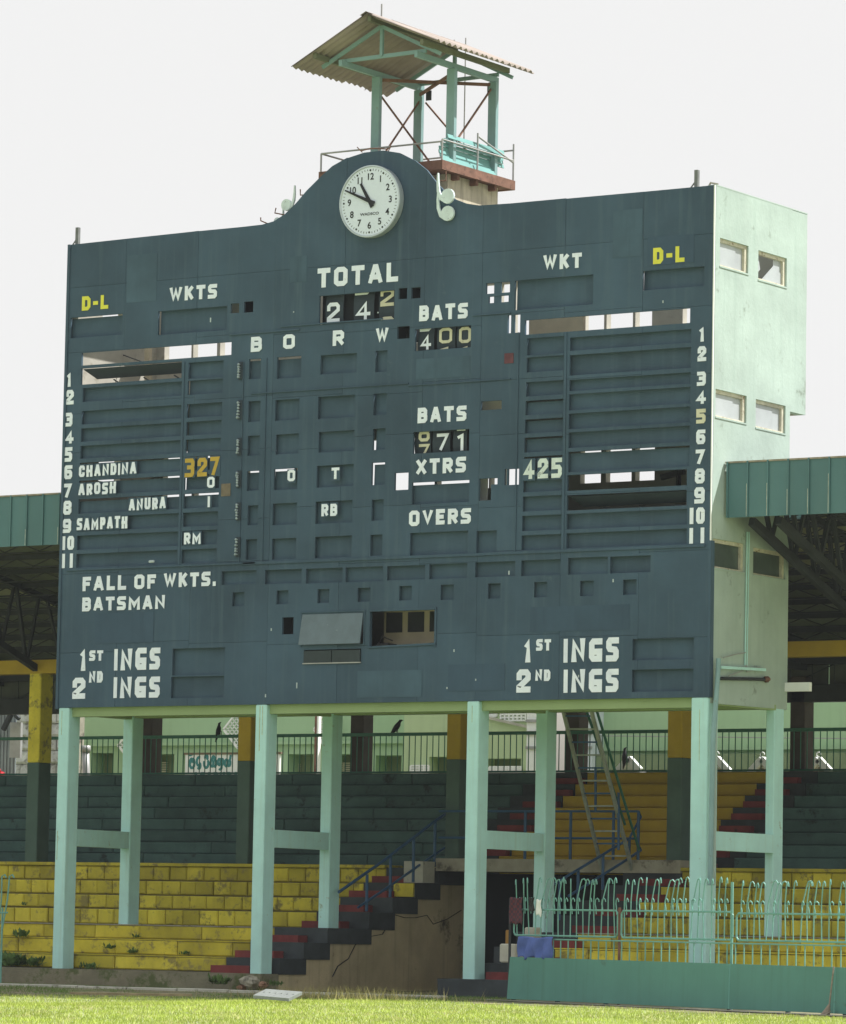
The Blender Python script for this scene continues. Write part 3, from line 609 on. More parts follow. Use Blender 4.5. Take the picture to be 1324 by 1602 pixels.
m = MB(); m.tube([bp(1169.5, 832, 0, X-.03), bp(1166, 1041, 0, X-.03)], .014); m.tube([bp(1172.5, 832, 0, X-.03), bp(1169, 1041, 0, X-.03)], .012); m.build('conduit', mint2, B)
a = bp(1236, 1069, 0, WD+.0); MB().box(WD-.05, DP-.1, a.z-.16, WD+.5, DP+.0, a.z-.0).build('ledge_stub', bwhite2, B)

# hung letters: every name and number hangs on its own hooks, so each is a thing
def hung(name, s_, u0, v0, u1, h, matl, label, cat, yf=-.018, tk=.25, plate=True, gap=.3, wob=.01):
    x0, z0 = fx(u0, v0, yf); x1, _ = fx(u1, v0, yf); _, zt = fx(u0, v0-h, yf); hh = zt-z0
    root = empty(name, ((x0+x1)/2, yf, z0), label, cat, 'letters and numbers hung in the score slots')
    for c, dx, w in layout(s_, x1-x0, gap):
        if plate:
            MB().box(x0+dx-.012, yf+.004, z0-.02, x0+dx+w+.012, yf+.012, z0+hh+.02).build('letter_plate', slate2, root)
        m = MB(); glyph(m, c, x0+dx, z0+random.uniform(-wob, wob), w, hh, hh*tk, yf, .003); m.build('letter', matl, root)
hung('name_letters', 'CHANDINA', 123.4, 746, 213, 18, white, 'white hung letters spelling CHANDINA in row 6 of the left name column', 'name letters')
hung('name_letters', 'AROSH', 122.5, 775, 181, 18, white, 'white hung letters spelling AROSH in row 7 of the left name column', 'name letters')
hung('name_letters', 'ANURA', 201.4, 798.5, 259, 18, white, 'white hung letters spelling ANURA right of the others in row 8', 'name letters')
hung('name_letters', 'SAMPATH', 120, 829.5, 199, 18.5, white, 'white hung letters spelling SAMPATH in row 9 of the left name column', 'name letters')
hung('name_letters', 'RM', 287.7, 851.5, 313.8, 18, white, 'white hung letters RM in the score slot beside row 10', 'letters')
hung('number_tile', '0', 324, 764, 335.5, 17, white, 'white hung 0 just below the amber 327', 'number')
hung('number_tile', '|', 323, 793, 330, 17, white, 'white hung 1 in the score slot beside row 8', 'number')
hung('number_tile', '327', 289, 746, 343, 29, amber, 'amber number 327 with a worn last digit, row 6', 'number', tk=.22)
hung('number_tile', '425', 818.5, 750.5, 879, 31, mat('faded_white', (.66, .74, .72), .7, .12, 5, dirt=(.25, .28, .26), dirt_amt=.1, dirt_sc=7), 'faded white number 425 in the right score column', 'number', tk=.22)
hung('name_letters', 'O', 449.8, 754, 461.5, 18, white, 'white hung O in the fourth bowler slot under the painted O', 'letter')
hung('name_letters', 'T', 518.6, 750.5, 530.7, 18, white, 'white hung T in the fourth slot under the painted R', 'letter')
hung('name_letters', 'RB', 502.8, 807.5, 527.5, 19, white, 'white hung letters RB in the fifth slot under the painted R', 'letters')

# ------------------------------------------------------------------ clock
c0 = bp(581, 315, 1, -.1); CX, CZ, CR = 7.167, 14.33, .683
K = empty('wall_clock', (CX, -.1, CZ-CR), 'large round white clock reading ten to eleven on the board crest', 'clock')
def disc(m, r, y0, y1, n=64, cx_=CX, cz_=CZ):
    p = [(cx_+r*math.cos(2*math.pi*k/n), cz_+r*math.sin(2*math.pi*k/n)) for k in range(n)]; return m.prism(p, XZ, y0, y1)
disc(MB(), CR-.03, -.13, -.005).build('clock_face', clockw, K)
m = MB(); n = 64; vs = []; fs = []
for k in range(n):
    a = 2*math.pi*k/n
    for r, y in ((CR-.04, -.13), (CR-.028, -.15), (CR-.005, -.148), (CR, -.12), (CR-.005, -.01)): vs.append((CX+r*math.cos(a), y, CZ+r*math.sin(a)))
for k in range(n):
    for j in range(4): fs.append((k*5+j, k*5+j+1, ((k+1) % n)*5+j+1, ((k+1) % n)*5+j))
m.add(vs, fs).build('clock_rim', clockrim, K)
m = MB()
for k in range(60):
    a = math.radians(90-6*k); c, s_ = math.cos(a), math.sin(a)
    if k % 5: m.beam((CX+c*.575, -.133, CZ+s_*.575), (CX+c*.61, -.133, CZ+s_*.61), .008, .004, up=(0, 1, 0))
m.build('minute_marks', inkm, K)
for k in range(12):
    a = math.radians(90-30*k); disc(MB(), .019, -.136, -.131, 12, CX+.585*math.cos(a), CZ+.585*math.sin(a)).build('hour_dot', inkm, K)
def text_mesh(s_, size, cx_, cz_, y, name, matl, parent, label=None, bold=0., sx=1.):
    cu = bpy.data.curves.new('txt', 'FONT'); cu.body = s_; cu.size = size; cu.align_x = 'CENTER'; cu.align_y = 'CENTER'; cu.offset = bold; cu.extrude = .001
    o = bpy.data.objects.new('txt', cu); COL.objects.link(o); bpy.context.view_layer.update()
    me = bpy.data.meshes.new_from_object(o.evaluated_get(bpy.context.evaluated_depsgraph_get())); bpy.data.objects.remove(o)
    me.transform(Matrix.Rotation(math.radians(90), 4, 'X')@Matrix.Diagonal((sx, 1, 1, 1))); me.materials.clear(); me.materials.append(matl)
    return link(name, me, parent, (cx_, y, cz_), label)
for k in range(1, 13):
    a = math.radians(90-30*k); r = .46
    text_mesh(str(k), .175, CX+r*math.cos(a), CZ+r*math.sin(a), -.134, 'numeral', inkm, K, 'clock numeral %d' % k, .003, .95)
text_mesh('WADSCO', .07, CX, CZ-.24, -.134, 'maker_name', inkm, K, 'maker name WADSCO on the clock face', .001, 1.35)
def hand(angle, ln, w0, w1, tail, name, y):
    a = math.radians(90-angle); d = np.array([math.cos(a), math.sin(a)]); nrm = np.array([-d[1], d[0]]); c = np.array([CX, CZ])
    p = [c-d*tail+nrm*w0*.62, c-d*tail-nrm*w0*.62, c-nrm*w0/2, c+d*ln-nrm*w1/2, c+d*ln+nrm*w1/2, c+nrm*w0/2]
    MB().prism([tuple(q) for q in p], XZ, y, y+.008).build(name, inkm, K)
hand(329, .40, .07, .045, .13, 'hour_hand', -.15); hand(294, .60, .065, .025, .13, 'minute_hand', -.162)

# scroll ornaments beside the crest
def scroll(u, v, s_, label, y=-.05, flip=1, matl=white):
    x, z = fx(u, v, y)
    t = np.linspace(0, 1, 14); out = []; inn = []
    cxs = [(-.16, .42), (-.17, .25), (-.16, .08), (-.11, -.06), (-.02, -.14), (.07, -.15)]
    pts = [(-.165, .40), (-.165, .22), (-.15, .06), (-.09, -.08), (0, -.13)]
    wid = [.02, .045, .06, .07, .08]
    m = MB(); P = []
    for k, ((a, b), w) in enumerate(zip(pts, wid)):
        d = np.array(pts[min(k+1, 4)])-np.array(pts[max(k-1, 0)]); d = d/np.linalg.norm(d); nn = np.array([-d[1], d[0]])
        P.append((np.array([a, b])-nn*w/2, np.array([a, b])+nn*w/2))
    poly = [tuple(p[0]) for p in P]+[tuple(p[1]) for p in P[::-1]]
    f = lambda a, b, t_: (x+a*s_*flip, t_, z+b*s_)
    m.prism(poly, f, y-.02, y+.02)
    q = [(.06+.14*math.cos(2*math.pi*k/18), -.05+.14*math.sin(2*math.pi*k/18)) for k in range(18)]; m.prism(q, f, y-.026, y+.022)
    o = m.build('scroll_ornament', matl); tag(o, label, 'ornament', 'white scroll ornaments on the crest'); return o
pale = mat('weathered_white_plaster', (.62, .72, .74), .8, .12, 6, dirt=(.35, .4, .4), dirt_amt=.1, dirt_sc=9)
scroll(697, 330, 1.0, 'lower white scroll ornament right of the clock, on the board face', matl=pale)
scroll(697, 303, 1.0, 'upper white scroll ornament right of the clock, by the tower base', -.09, matl=pale)
scroll(452, 317, .8, 'white scroll ornament poking out left of the crest slope', .14, -1, matl=pale)
scroll(437, 344, .55, 'small white scroll ornament low on the left crest slope', .16, -1, matl=pale)
for (pts, lab) in ((((408, 340), (408, 345), (424, 352)), 'lowest bent iron bracket on the left crest slope'), (((432, 325), (430, 333), (450, 337)), 'middle bent iron bracket on the left crest slope'), (((470, 296), (470, 305), (487, 305)), 'highest bent iron bracket on the left crest slope'), (((698, 268), (698, 282), (679, 284)), 'bent iron bracket above the scrolls right of the clock')):
    m = MB(); m.tube([bp(a, b, 1, .1) for a, b in pts], .013, 5); o = m.build('iron_bracket', rust); tag(o, lab, 'bracket', 'bent iron brackets on the crest')
m = MB(); m.tube([bp(565, 236, 1, .02), bp(580, 232, 1, .02), bp(605, 233, 1, .02), bp(611, 231, 1, .02)], .012, 5); m.tube([bp(559, 230, 1, .02), bp(567, 238, 1, .02)], .01, 5); m.tube([bp(612, 228, 1, .02), bp(607, 238, 1, .02)], .01, 5)
o = m.build('crest_wire', rust); tag(o, 'thin rusty wire rail along the very top of the crest', 'wire')

# ------------------------------------------------------------------ lookout tower on the roof
T = empty('lookout_tower', (7.2, 1.7, ZT), 'open teal lookout tower with corrugated gable canopy on the roof', 'tower')
m = MB(); m.prism([(6.1, ZT), (8.15, ZT), (8.15, 14.95), (6.1, 14.95)], lambda a, b, t: (a, t, b), 1.0, 2.75); m.build('concrete_base', mat('stained_concrete', (.52, .47, .36), .9, .2, 2, streak=.8, stc=(.14, .12, .09), bump=.3), T)
PX0, PX1, PY0, PY1, PZ = 5.55, 8.35, .5, 3.05, 15.06
m = MB(); m.box(PX0+.06, PY0+.06, PZ-.10, PX1-.06, PY1-.06, PZ-.04); m.build('platform_deck', rust, T)
for a in ((PX0, PY0, PX1, PY0+.06), (PX0, PY1-.06, PX1, PY1), (PX0, PY0+.06, PX0+.06, PY1-.06), (PX1-.06, PY0+.06, PX1, PY1-.06)):
    MB().box(a[0], a[1], PZ-.12, a[2], a[3], PZ+.06).build('rim_beam', rust, T)
for y in (1.1, 1.75, 2.4): MB().box(PX0+.05, y, PZ-.22, PX1-.05, y+.08, PZ-.10).build('floor_joist', rust, T)
TX = (6.38, 8.08); TY = (.95, 2.4); EZ = 16.95
for x in TX:
    for y in TY:
        MB().cbox(x+.01, y+.04, PZ, x+.19, y+.14, EZ, .006).build('post', teal, T)
AXc = 7.3
for y in (-.05, 2.45):
    for sgn in (-1, 1): MB().beam((AXc, y, 17.64), (AXc+sgn*1.33, y, 16.99), .04, .07).build('truss_rafter', teal, T)
    MB().beam((AXc-.98, y+.05, 17.07), (AXc+.98, y+.05, 17.09), .05, .07).build('truss_tie', teal, T)
    MB().beam((AXc, y+.02, 17.08), (AXc, y+.02, 17.63), .06, .06).build('king_post', teal, T)
for x in (TX[0]+.1, TX[1]+.1): MB().beam((x, -.2, 17.0), (x, 2.62, 17.0), .07, .11).build('wall_plate', teal, T)
ochre = mat('ochre_purlin', (.16, .17, .11), .8, .2)
for x, z in ((AXc-1.2, 17.12), (AXc+.02, 17.70), (AXc+1.2, 17.14)):
    MB().beam((x, -.5, z), (x, 2.5, z), .07, .10).build('purlin', ochre, T)
m = MB(); m.beam((TX[0]+.1, TY[0]+.1, 16.9), (TX[1]+.1, TY[1]+.1, 16.9), .04, .06); m.build('diagonal_tie', rust, T)
m = MB(); m.beam((TX[1]+.1, TY[0]+.1, 16.86), (TX[0]+.1, TY[1]+.1, 16.86), .04, .06); m.build('diagonal_tie', rust, T)
for a, b in (((TX[0]+.15, TY[0]+.15, 16.6), (TX[0]+.9, TY[1]-.2, PZ)), ((TX[0]+.15, TY[1]+.1, 16.8), (TX[0]-.3, TY[0]+.4, PZ+.0)), ((TX[0]+.25, TY[1]+.1, 16.7), (TX[1], TY[1]+.1, PZ+.1)), ((TX[1]+.1, TY[1], 16.8), (TX[1]+.12, TY[0]+.2, PZ+.5))):
    MB().beam(a, b, .03, .03).build('brace', rust, T)
for x, y in ((TX[0]+.25, TY[1]+.1), (TX[1]-.05, TY[1]+.1)): MB().box(x, y, 16.74, x+.12, y+.02, 16.93).build('gusset', steel_dk, T)
# corrugated canopy: two slopes of separate sheets
def corr(x0, z0, x1, z1, y0, y1, dn=.0, per=.19, amp=.03):
    m = MB(); n = max(4, int(round((y1-y0)/(per/4)))); vs = []; fs = []
    nx, nz = -(z1-z0), (x1-x0); l = math.hypot(nx, nz); nx /= l; nz /= l
    for k in range(n+1):
        y = y0+(y1-y0)*k/n; o = amp*math.sin(2*math.pi*y/per)
        for th in (0, -.012):
            for (x, z) in ((x0, z0), (x1, z1)): vs.append((x+nx*(o+th)*np.sign(nz), y, z+abs(nz)*(o+th)))
    for k in range(n):
        a = 4*k; b = a+4
        fs += [(a, a+1, b+1, b), (a+2, b+2, b+3, a+3), (a, b, b+2, a+2), (a+1, a+3, b+3, b+1)]
    return m.add(vs, fs)
RY0, RY1 = -.57, 2.65; ns = 4; dy = (RY1-RY0)/ns
for k in range(ns):
    j = random.uniform(-.02, .03)
    corr(AXc-.0, 17.79+.003*k, AXc-1.66-j, 16.96-j*.5, RY0+k*dy, RY0+(k+1)*dy+.04).build('roof_sheet', asb, T, smooth=True)
    corr(AXc+.02, 17.79+.003*k, AXc+1.56+j, 17.14-j*.4, RY0+k*dy, RY0+(k+1)*dy+.04+(.15 if k == 3 else 0)).build('roof_sheet', asb, T, smooth=True)
MB().add([(AXc-.13, RY0-.02, 17.76), (AXc, RY0-.02, 17.825), (AXc+.13, RY0-.02, 17.77), (AXc-.13, RY1+.02, 17.76), (AXc, RY1+.02, 17.825), (AXc+.13, RY1+.02, 17.77)], [(0, 1, 4, 3), (1, 2, 5, 4)]).build('ridge_cap', asb, T)
# railings round the platform
rz = .5
def rail(pts, h, r=.018, name='handrail', m_=teal, posts=True, mid=None):
    m = MB(); m.tube([(x, y, z+h) for x, y, z in pts], r, 6); m.build(name, m_, T)
e = .03; a, b, c, d = (PX0+e, PY0+e, PZ+.05), (PX1-e, PY0+e, PZ+.05), (PX1-e, PY1-e, PZ+.05), (PX0+e, PY1-e, PZ+.05)
for P_, h in (((a, b), .36), ((b, c), .40), ((c, d), .6), ((d, a), .36)): rail(P_, h, m_=grey_m)
rail(((PX1-e, 1.75, PZ+.05+.3), c), .36, m_=grey_m)
for (x, y), h in (((PX0+e, PY0+e), .36), ((6.9, PY0+e), .38), ((PX1-e, PY0+e), .40), ((PX1-e, 1.75), .72), ((PX1-e, PY1-e), .72), ((PX0+e, PY1-e), .6), ((PX0+e, 1.75), .36)):
    MB().tube([(x, y, PZ+.05), (x, y, PZ+.05+h)], .018, 6).build('rail_post', grey_m, T)
# curved teal slats leaning inside the right rail
for k in range(7):
    t = k/6; y0_, y1_ = .62+.03*k, 2.95-.05*(6-k)*(k < 3)
    xo = PX1-.12-.12*math.sin(math.pi*t)*1.0+.05; z = PZ+.08+k*.075
    m = MB(); m.add([(xo, y0_, z), (xo, y1_-.10*abs(3-k)*.6, z-.03*(k > 4)), (xo-.02, y1_-.10*abs(3-k)*.6, z+.073), (xo-.02, y0_, z+.073), (xo-.03, y0_, z), (xo-.03, y1_-.1*abs(3-k)*.6, z), (xo-.04, y1_-.1*abs(3-k)*.6, z+.066), (xo-.04, y0_, z+.066)],
                    [(0,1,2,3), (4,7,6,5), (0,4,5,1), (1,5,6,2), (2,6,7,3), (3,7,4,0)])
    m.build('side_slat', tealsheet, T)
# masts
for (u, v0, v1, lab) in ((597.5, 6, 40, 'short lightning rod on the canopy ridge of the tower'),):
    x = AXc; y = -.05; p = bp(u, v0, 1, y); MB().tube([(p.x, y, 17.76), (p.x, y, p.z)], .016, 6).build('lightning_rod', grey_m, T, label=lab)
for (u, v0, v1, lab) in ((711, 62, 215, 'shorter left one of the two thin aerial masts behind the tower'), (729, 59, 225, 'taller right one of the two thin aerial masts behind the tower')):
    y = 3.25; p = bp(u, v0, 1, y); m = MB().tube([(p.x, y, ZT+.02), (p.x, y, p.z)], .013, 6); m.tube([(p.x, y, ZT+.02), (p.x, y, ZT+.2)], .05, 6)
    o = m.build('aerial_mast', grey_m); tag(o, lab, 'aerial', 'thin aerial masts')

# ------------------------------------------------------------------ grandstand
G = empty('grandstand', (4, 6, GZ), 'long roofed grandstand with yellow and dark green terrace steps behind the scoreboard', 'grandstand')
XWL, XWR = 5.05, 9.35           # tunnel walls
yblocks = 0
def block_mesh(w, h, d, m_, c=.018, jit=.012):
    j = lambda: random.uniform(-jit, jit)
    vs = [(0, d, 0), (w, d, 0), (w, d, h), (0, d, h), (0, c, 0), (w, c, 0), (w, c, h), (0, c, h),
          (c+abs(j()), j()*.5, c+abs(j())*.6), (w-c-abs(j()), j()*.5, c+abs(j())*.6), (w-c-abs(j()), j()*.5, h-c-abs(j())*.6), (c+abs(j()), j()*.5, h-c-abs(j())*.6)]
    return MB().add(vs, [(0,1,5,4), (1,2,6,5), (2,3,7,6), (3,0,4,7), (4,5,9,8), (5,6,10,9), (6,7,11,10), (7,4,8,11), (8,9,10,11), (0,3,2,1)]).mesh(m_)
cache = {}
def course(x0, x1, y, z0, z1, wlist, m_, name, d=.2, jy=.015, off=0., gapx=.012):
    x = x0; k = 0
    key = (round(z1-z0, 2), m_.name)
    while x < x1-.04:
        w = wlist[(k+int(off*10)) % len(wlist)]
        if k == 0 and off: w *= .55
        w = min(w, x1-x)
        kk = key+(round(w, 2), random.randint(0, 1))
        if kk not in cache: cache[kk] = block_mesh(w-gapx, z1-z0-.012, d, m_)
        link(name, cache[kk], G, (x+gapx/2, y+random.uniform(-jy, jy), z0+.006)); x += w; k += 1
# low terrace tiers
TIERS = [(.45, 0., .28), (1.22, .28, .58), (2.0, .58, .86), (3.4, .86, 1.18), (4.2, 1.18, 1.47), (5.0, 1.47, 1.77), (5.8, 1.77, 2.08)]
def terrace(x0, x1):
    for k, (y, z0, z1) in enumerate(TIERS):
        yn = TIERS[k+1][0] if k < 6 else 7.0
        if k < 3: course(x0, x1, y, z0, z1-.02, [1.3, 1.1, 1.5], yblock, 'terrace_block', off=.3*k)
        else: course(x0, x1, y, z0, z1-.02, [.43, .41, .45, .4, .44], yblock, 'terrace_block', off=.1+.2*(k % 2), gapx=.014)
        MB().box(x0, y+.05, z0-.05, x1, yn+.3, z1-.018).build('terrace_core', ycore if k >= 3 else conc, G)
        if k < 3: MB().box(x0, y-.01, z1-.018, x1, yn+.02, z1).build('terrace_tread', yblock if k < 2 else conc, G)
    MB().cbox(x0, 5.74, 2.06, x1, 6.4, 2.13, .012).build('terrace_cap', yblock, G)
terrace(-9, 3.85); terrace(10.62, 18.5)
earthc = mat('earthy_plinth_concrete', (.2, .185, .13), .95, .25, 2, dirt=(.10, .12, .05), dirt_amt=.35, dirt_sc=2.2, bump=.6)
MB().box(-10, -.12, -.42, XWL, 1.0, -.01).build('plinth', earthc, G)
MB().box(-10, .7, -.42, XWL, 1.4, -.012).build('plinth', earthc, G)
# aisles: black risers with red half steps, left and right of the tunnel
for (x0, x1, r0, r1) in ((3.85, XWL+.03, 3.72, 4.62), (XWR-.03, 10.62, 9.85, 10.75)):
    for k, (y, z0, z1) in enumerate(TIERS):
        yn = TIERS[k+1][0] if k < 6 else 7.0
        MB().box(x0, y, z0-.02, x1, yn+.1, z1).build('aisle_step', blk, G)
        if k != 7:
            MB().box(r0, y-.32, z0-.04, r1, y-.002, z0+.13+.001*k).build('aisle_step', redp, G)
MB().box(9.04, -.22, -.42, 10.6, .44, -.005).build('plinth', blk, G)
# tunnel side walls: stepped top following the terrace
for (xa, xb, mm) in ((XWL-.18, XWL+.0, brownw), (XWR, XWR+.18, brownw)):
    poly = [(.46, -.42), (7.2, -.42), (7.2, 2.1), (5.81, 2.1)]
    for y, z0, z1 in TIERS[::-1]: poly += [(y+.02, z1-.03), (y+.02, z0-.03)]
    poly = poly[:-1]+[(.47, -.03)]
    MB().prism([(a, b) for a, b in poly], YZ, xb+.004 if xa < 7 else xa-.004, xa).build('tunnel_wall', mm, G)
MB().box(XWL, 7.2, -.42, XWR, 7.3, 2.0).build('tunnel_dark_sheet', darkm, G)  # near-black sheet added for the darkness inside the tunnel
MB().box(XWL+.004, 5.75, 2.02, 10.62, 7.0, 2.27).build('landing_slab', conc, G)
MB().box(XWL-.45, 5.3, 1.78, XWL-.0, 5.72, 2.2).build('landing_kerb', conc_lt, G)
MB().box(XWL-.45, 4.95, 1.5, XWL+.006, 5.28, 1.76).build('yellow_step', yblock, G)
# earth floor in tunnel is the path; small beige block and box by the right wall
# upper terrace rows
UY0, UZ0, UR, UD = 6.95, 2.1, .256, .48
for k in range(8):
    y = UY0+k*UD; z0 = UZ0+k*UR; z1 = z0+UR
    for (x0, x1, m_) in ((-11, 4.1+(.0), gblock), (5.55, 9.9, ydeep), (11.1, 17.5, gblock)):
        xx0, xx1 = x0, x1
        if m_ is ydeep: xx0, xx1 = 5.75, 10.0
        MB().box(xx0, y+.06, z0-.1, xx1, y+UD+.1, z1-.008).build('terrace_core', gpaint if m_ is gblock else ydeep, G)
    course(-11, 4.5, y, z0, z1-.004, [2.6, 3.1, 2.2], gblock, 'step_block', off=.3*(k % 3), jy=.006)
    course(5.75, 10.0, y, z0, z1-.004, [4.25], ydeep, 'step_block', jy=.004)
    course(11.1, 17.5, y, z0, z1-.004, [3.2], gblock, 'step_block', jy=.006)
    for (x0, x1, r0, r1) in ((4.5, 5.75, 4.9, 5.72), (10.0, 11.1, 10.05, 10.75)):
        MB().box(x0, y, z0-.1, x1, y+UD+.1, z1-.004).build('aisle_step', blk, G)
        MB().box(r0, y-.16, z0-.02, r1, y-.002, z0+.13).build('aisle_step', redp, G)
# rear balustrade
BYR = UY0+8*UD+.02; BZ = UZ0+8*UR
MB().box(-12, BYR, 3.2, 18, BYR+.5, BZ+.02).build('rear_ledge', gpaint, G)
MB().beam((-12, BYR+.1, BZ+.86), (18, BYR+.1, BZ+.86), .07, .07).build('rear_top_rail', dgreen, G)
MB().beam((-12, BYR+.1, BZ+.05), (18, BYR+.1, BZ+.05), .04, .04).build('rear_bottom_rail', dgreen, G)
bm = MB().box(-.008, -.008, 0, .008, .008, .8).mesh(dgreen)
x = -8.5
while x < 12.5: link('baluster', bm, G, (x, BYR+.1, BZ+.05)); x += .15
# columns
def colx(u, y): return bp(u, 1200, 1, y).x
CYF, CYB = 6.15, 11.1
SX = []
for u in (54, 384, 711.5, 1058): SX.append(colx(u-2, CYF))
SX = [SX[0]-5.15]+SX+[SX[-1]+5.1]
for x in SX:
    MB().cbox(x-.17, CYF, 2.1, x+.15, CYF+.42, 4.24, .015).build('column', gpaint, G)
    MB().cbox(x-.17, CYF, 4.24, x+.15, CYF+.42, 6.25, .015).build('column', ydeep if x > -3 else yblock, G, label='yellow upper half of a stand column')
brownc = mat('dark_brown_column', (.07, .055, .05), .8, .25, 2)
for u in (227, 557, 894, 1247):
    x = colx(u, CYB); MB().cbox(x-.17, CYB, 3.5, x+.17, CYB+.4, 6.1, .02).build('rear_column', brownc, G)
MB().box(-12, CYF-.02, 6.13, 18, CYF+.3, 6.42).build('yellow_beam', ydeep, G)
for (z0, z1, m_, nm, y) in ((5.58, 5.93, steel_dk, 'rear_beam', CYB), (6.34, 6.6, steel_dk, 'rear_beam', CYB)):
    MB().box(-13, y, z0, 18, y+.25, z1).build(nm, m_, G)
mesh_p = mat('grey_mesh_sheet', (.10, .11, .095), .8, .2, 2, objvar=.3)
x = -12
while x < 18:
    MB().box(x, CYB+.26, 5.93, x+1.18, CYB+.28, 6.5).build('rear_panel', mesh_p, G); x += 1.2
m = MB()
for k in range(60): m.beam((-12+k*.5, CYB+.1, 5.93), (-12+k*.5, CYB+.1, 6.34), .015, .015)
for k in range(15): m.beam((-12+k*2, CYB+.08, 5.93), (-11+k*2, CYB+.08, 6.34), .02, .02)
m.build('rear_lattice', steel_dk, G, kind='stuff')
# roof
RYA, RZA, RYB, RZB = .5, 9.12, 12.6, 6.6
rzat = lambda y: RZA+(RZB-RZA)*(y-RYA)/(RYB-RYA)
def slab(x0, x1, y0, y1, t=.03):
    return MB().add([(x0, y0, rzat(y0)), (x1, y0, rzat(y0)), (x1, y1, rzat(y1)), (x0, y1, rzat(y1)), (x0, y0, rzat(y0)-t), (x1, y0, rzat(y0)-t), (x1, y1, rzat(y1)-t), (x0, y1, rzat(y1)-t)], [(0,1,2,3), (4,7,6,5), (0,4,5,1), (1,5,6,2), (2,6,7,3), (3,7,4,0)])
ys = [.5, 3.5, 6.6, 9.6, 12.6]
x = -14.
while x < 24:
    for k in range(4):
        y0 = ys[k]
        if -1. < x < 14.0 and k == 0: continue
        x0, x1 = x, x+1.0
        if k == 0 and x < 0: x1 = min(x1, -.04)
        if k == 0 and x0 < 14.5 and x0 > 5: x0 = max(x0, WD+.04)
        if x1-x0 < .05: continue
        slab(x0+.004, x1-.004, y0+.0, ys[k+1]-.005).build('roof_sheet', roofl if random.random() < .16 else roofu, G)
    x += 1.0
MB().box(-1, 3.46, rzat(3.46)-.05, 14.5, 3.55, rzat(3.46)+.08).build('roof_flashing', fasc, G)
py = .8
while py < 12.3:
    segs = ((-14, -.05), (WD+.05, 24)) if py < 3.3 else ((-14, 24),)
    for a, b in segs: MB().beam((a, py, rzat(py)-.11), (b, py, rzat(py)-.11), .05, .1).build('purlin', steel_dk, G)
    m = MB()  # light lattice hanging below each purlin
    for a, b in segs:
        if b < 14: a2, b2 = -9, b
        elif a > 14: a2, b2 = a, 19
        else: a2, b2 = -9, 18
        if a2 >= b2: continue
        n_ = int((b2-a2)/.45)
        for k in range(n_):
            s_ = 1 if k % 2 else -1; xx = a2+k*.45
            m.beam((xx, py, rzat(py)-.22+.08*s_), (xx+.45, py, rzat(py)-.22-.08*s_), .02, .02)
        m.beam((a2, py, rzat(py)-.32), (b2, py, rzat(py)-.32), .03, .03)
    m.build('purlin_lattice', steel_dk, G, kind='stuff'); py += .95
for x in SX+[14.8, SX[0]-5, 19]:
    y0 = .85 if (x < -.1 or x > WD+.1) else 3.6
    zb = lambda y: 8.15-(y-.85)*.37 if y < 6.2 else 6.17+.0*y
    MB().beam((x, y0, zb(y0)), (x, CYF+.1, zb(6.1)), .12, .14).build('truss_chord', steel_dk, G)
    MB().beam((x, CYF+.1, 6.35), (x, 12, 6.3), .12, .14).build('truss_chord', steel_dk, G)
    MB().beam((x, max(y0-.3, .55), rzat(y0)-.1), (x, 12.3, rzat(12.3)-.1), .1, .12).build('truss_chord', steel_dk, G)
    yy = y0+.3; k = 0
    while yy < CYF:
        y2 = yy+.75; MB().beam((x, yy, rzat(yy)-.12), (x, yy+.42, zb(min(yy+.42, 6.1))), .07, .07).build('truss_web', steel_dk, G)
        MB().beam((x, yy+.42, zb(min(yy+.42, 6.1))), (x, y2+.05, rzat(y2+.05)-.12), .06, .06).build('truss_web', steel_dk, G)
        yy = y2+.1
    yy = CYF+.3
    while yy < 11.5: MB().beam((x, yy, rzat(yy)-.12), (x, yy+.6, 6.32), .06, .06).build('truss_web', steel_dk, G); MB().beam((x, yy+.6, 6.32), (x, yy+1.1, rzat(yy+1.1)-.12), .06, .06).build('truss_web', steel_dk, G); yy += 1.15
# fascia of ribbed sheets
def fascia(x0, x1, z0, z1):
    x = x0; w = .405
    while x < x1-.05:
        m = MB(); y = .47
        m.box(x+.03, y, z0, x+w-.005, y+.012, z1+random.uniform(-.01, .01)); m.box(x-.005, y-.03, z0, x+.028, y+.011, z1+.02)
        fs_ = m.build('fascia_sheet', fasc, G)
        if random.random() < .75:
            L_ = random.uniform(.25, .75); MB().box(x-.004, y-.033, z0+.01, x+.008, y-.031, z0+L_).build('worn_rib_edge', fasc_e, fs_)
        x += w
fascia(WD+.055, 23, 8.19, 9.16); fascia(-8.15, -.1, 8.23, 9.22)
MB().beam((WD+.02, .5, 9.17), (23, .5, 9.17), .1, .03).build('ridge_flashing', mat('rusty_flashing', (.3, .26, .2), .8, .3, 6), G)
MB().beam((-8.2, .5, 9.235), (-.06, .5, 9.235), .1, .03).build('ridge_flashing', bpy.data.materials['rusty_flashing'], G)
MB().box(16.3, 2.2, 9.0, 20, 3.2, 9.38).build('ridge_vent', conc_lt, G)
for pts in (((520, 1528), (528, 1512), (545, 1500), (556, 1478), (575, 1466), (598, 1462), (609, 1444)), ((613, 1430), (633, 1436), (650, 1436), (668, 1432), (678, 1446), (700, 1438), (722, 1424))):
    P_ = [bp(a, b, 0, XWL+.007) for a, b in pts]
    for p_, q_ in zip(P_, P_[1:]): MB().beam(p_, q_, .012, random.uniform(.012, .035), up=(1, 0, 0)).build('wall_crack', darkm, G)
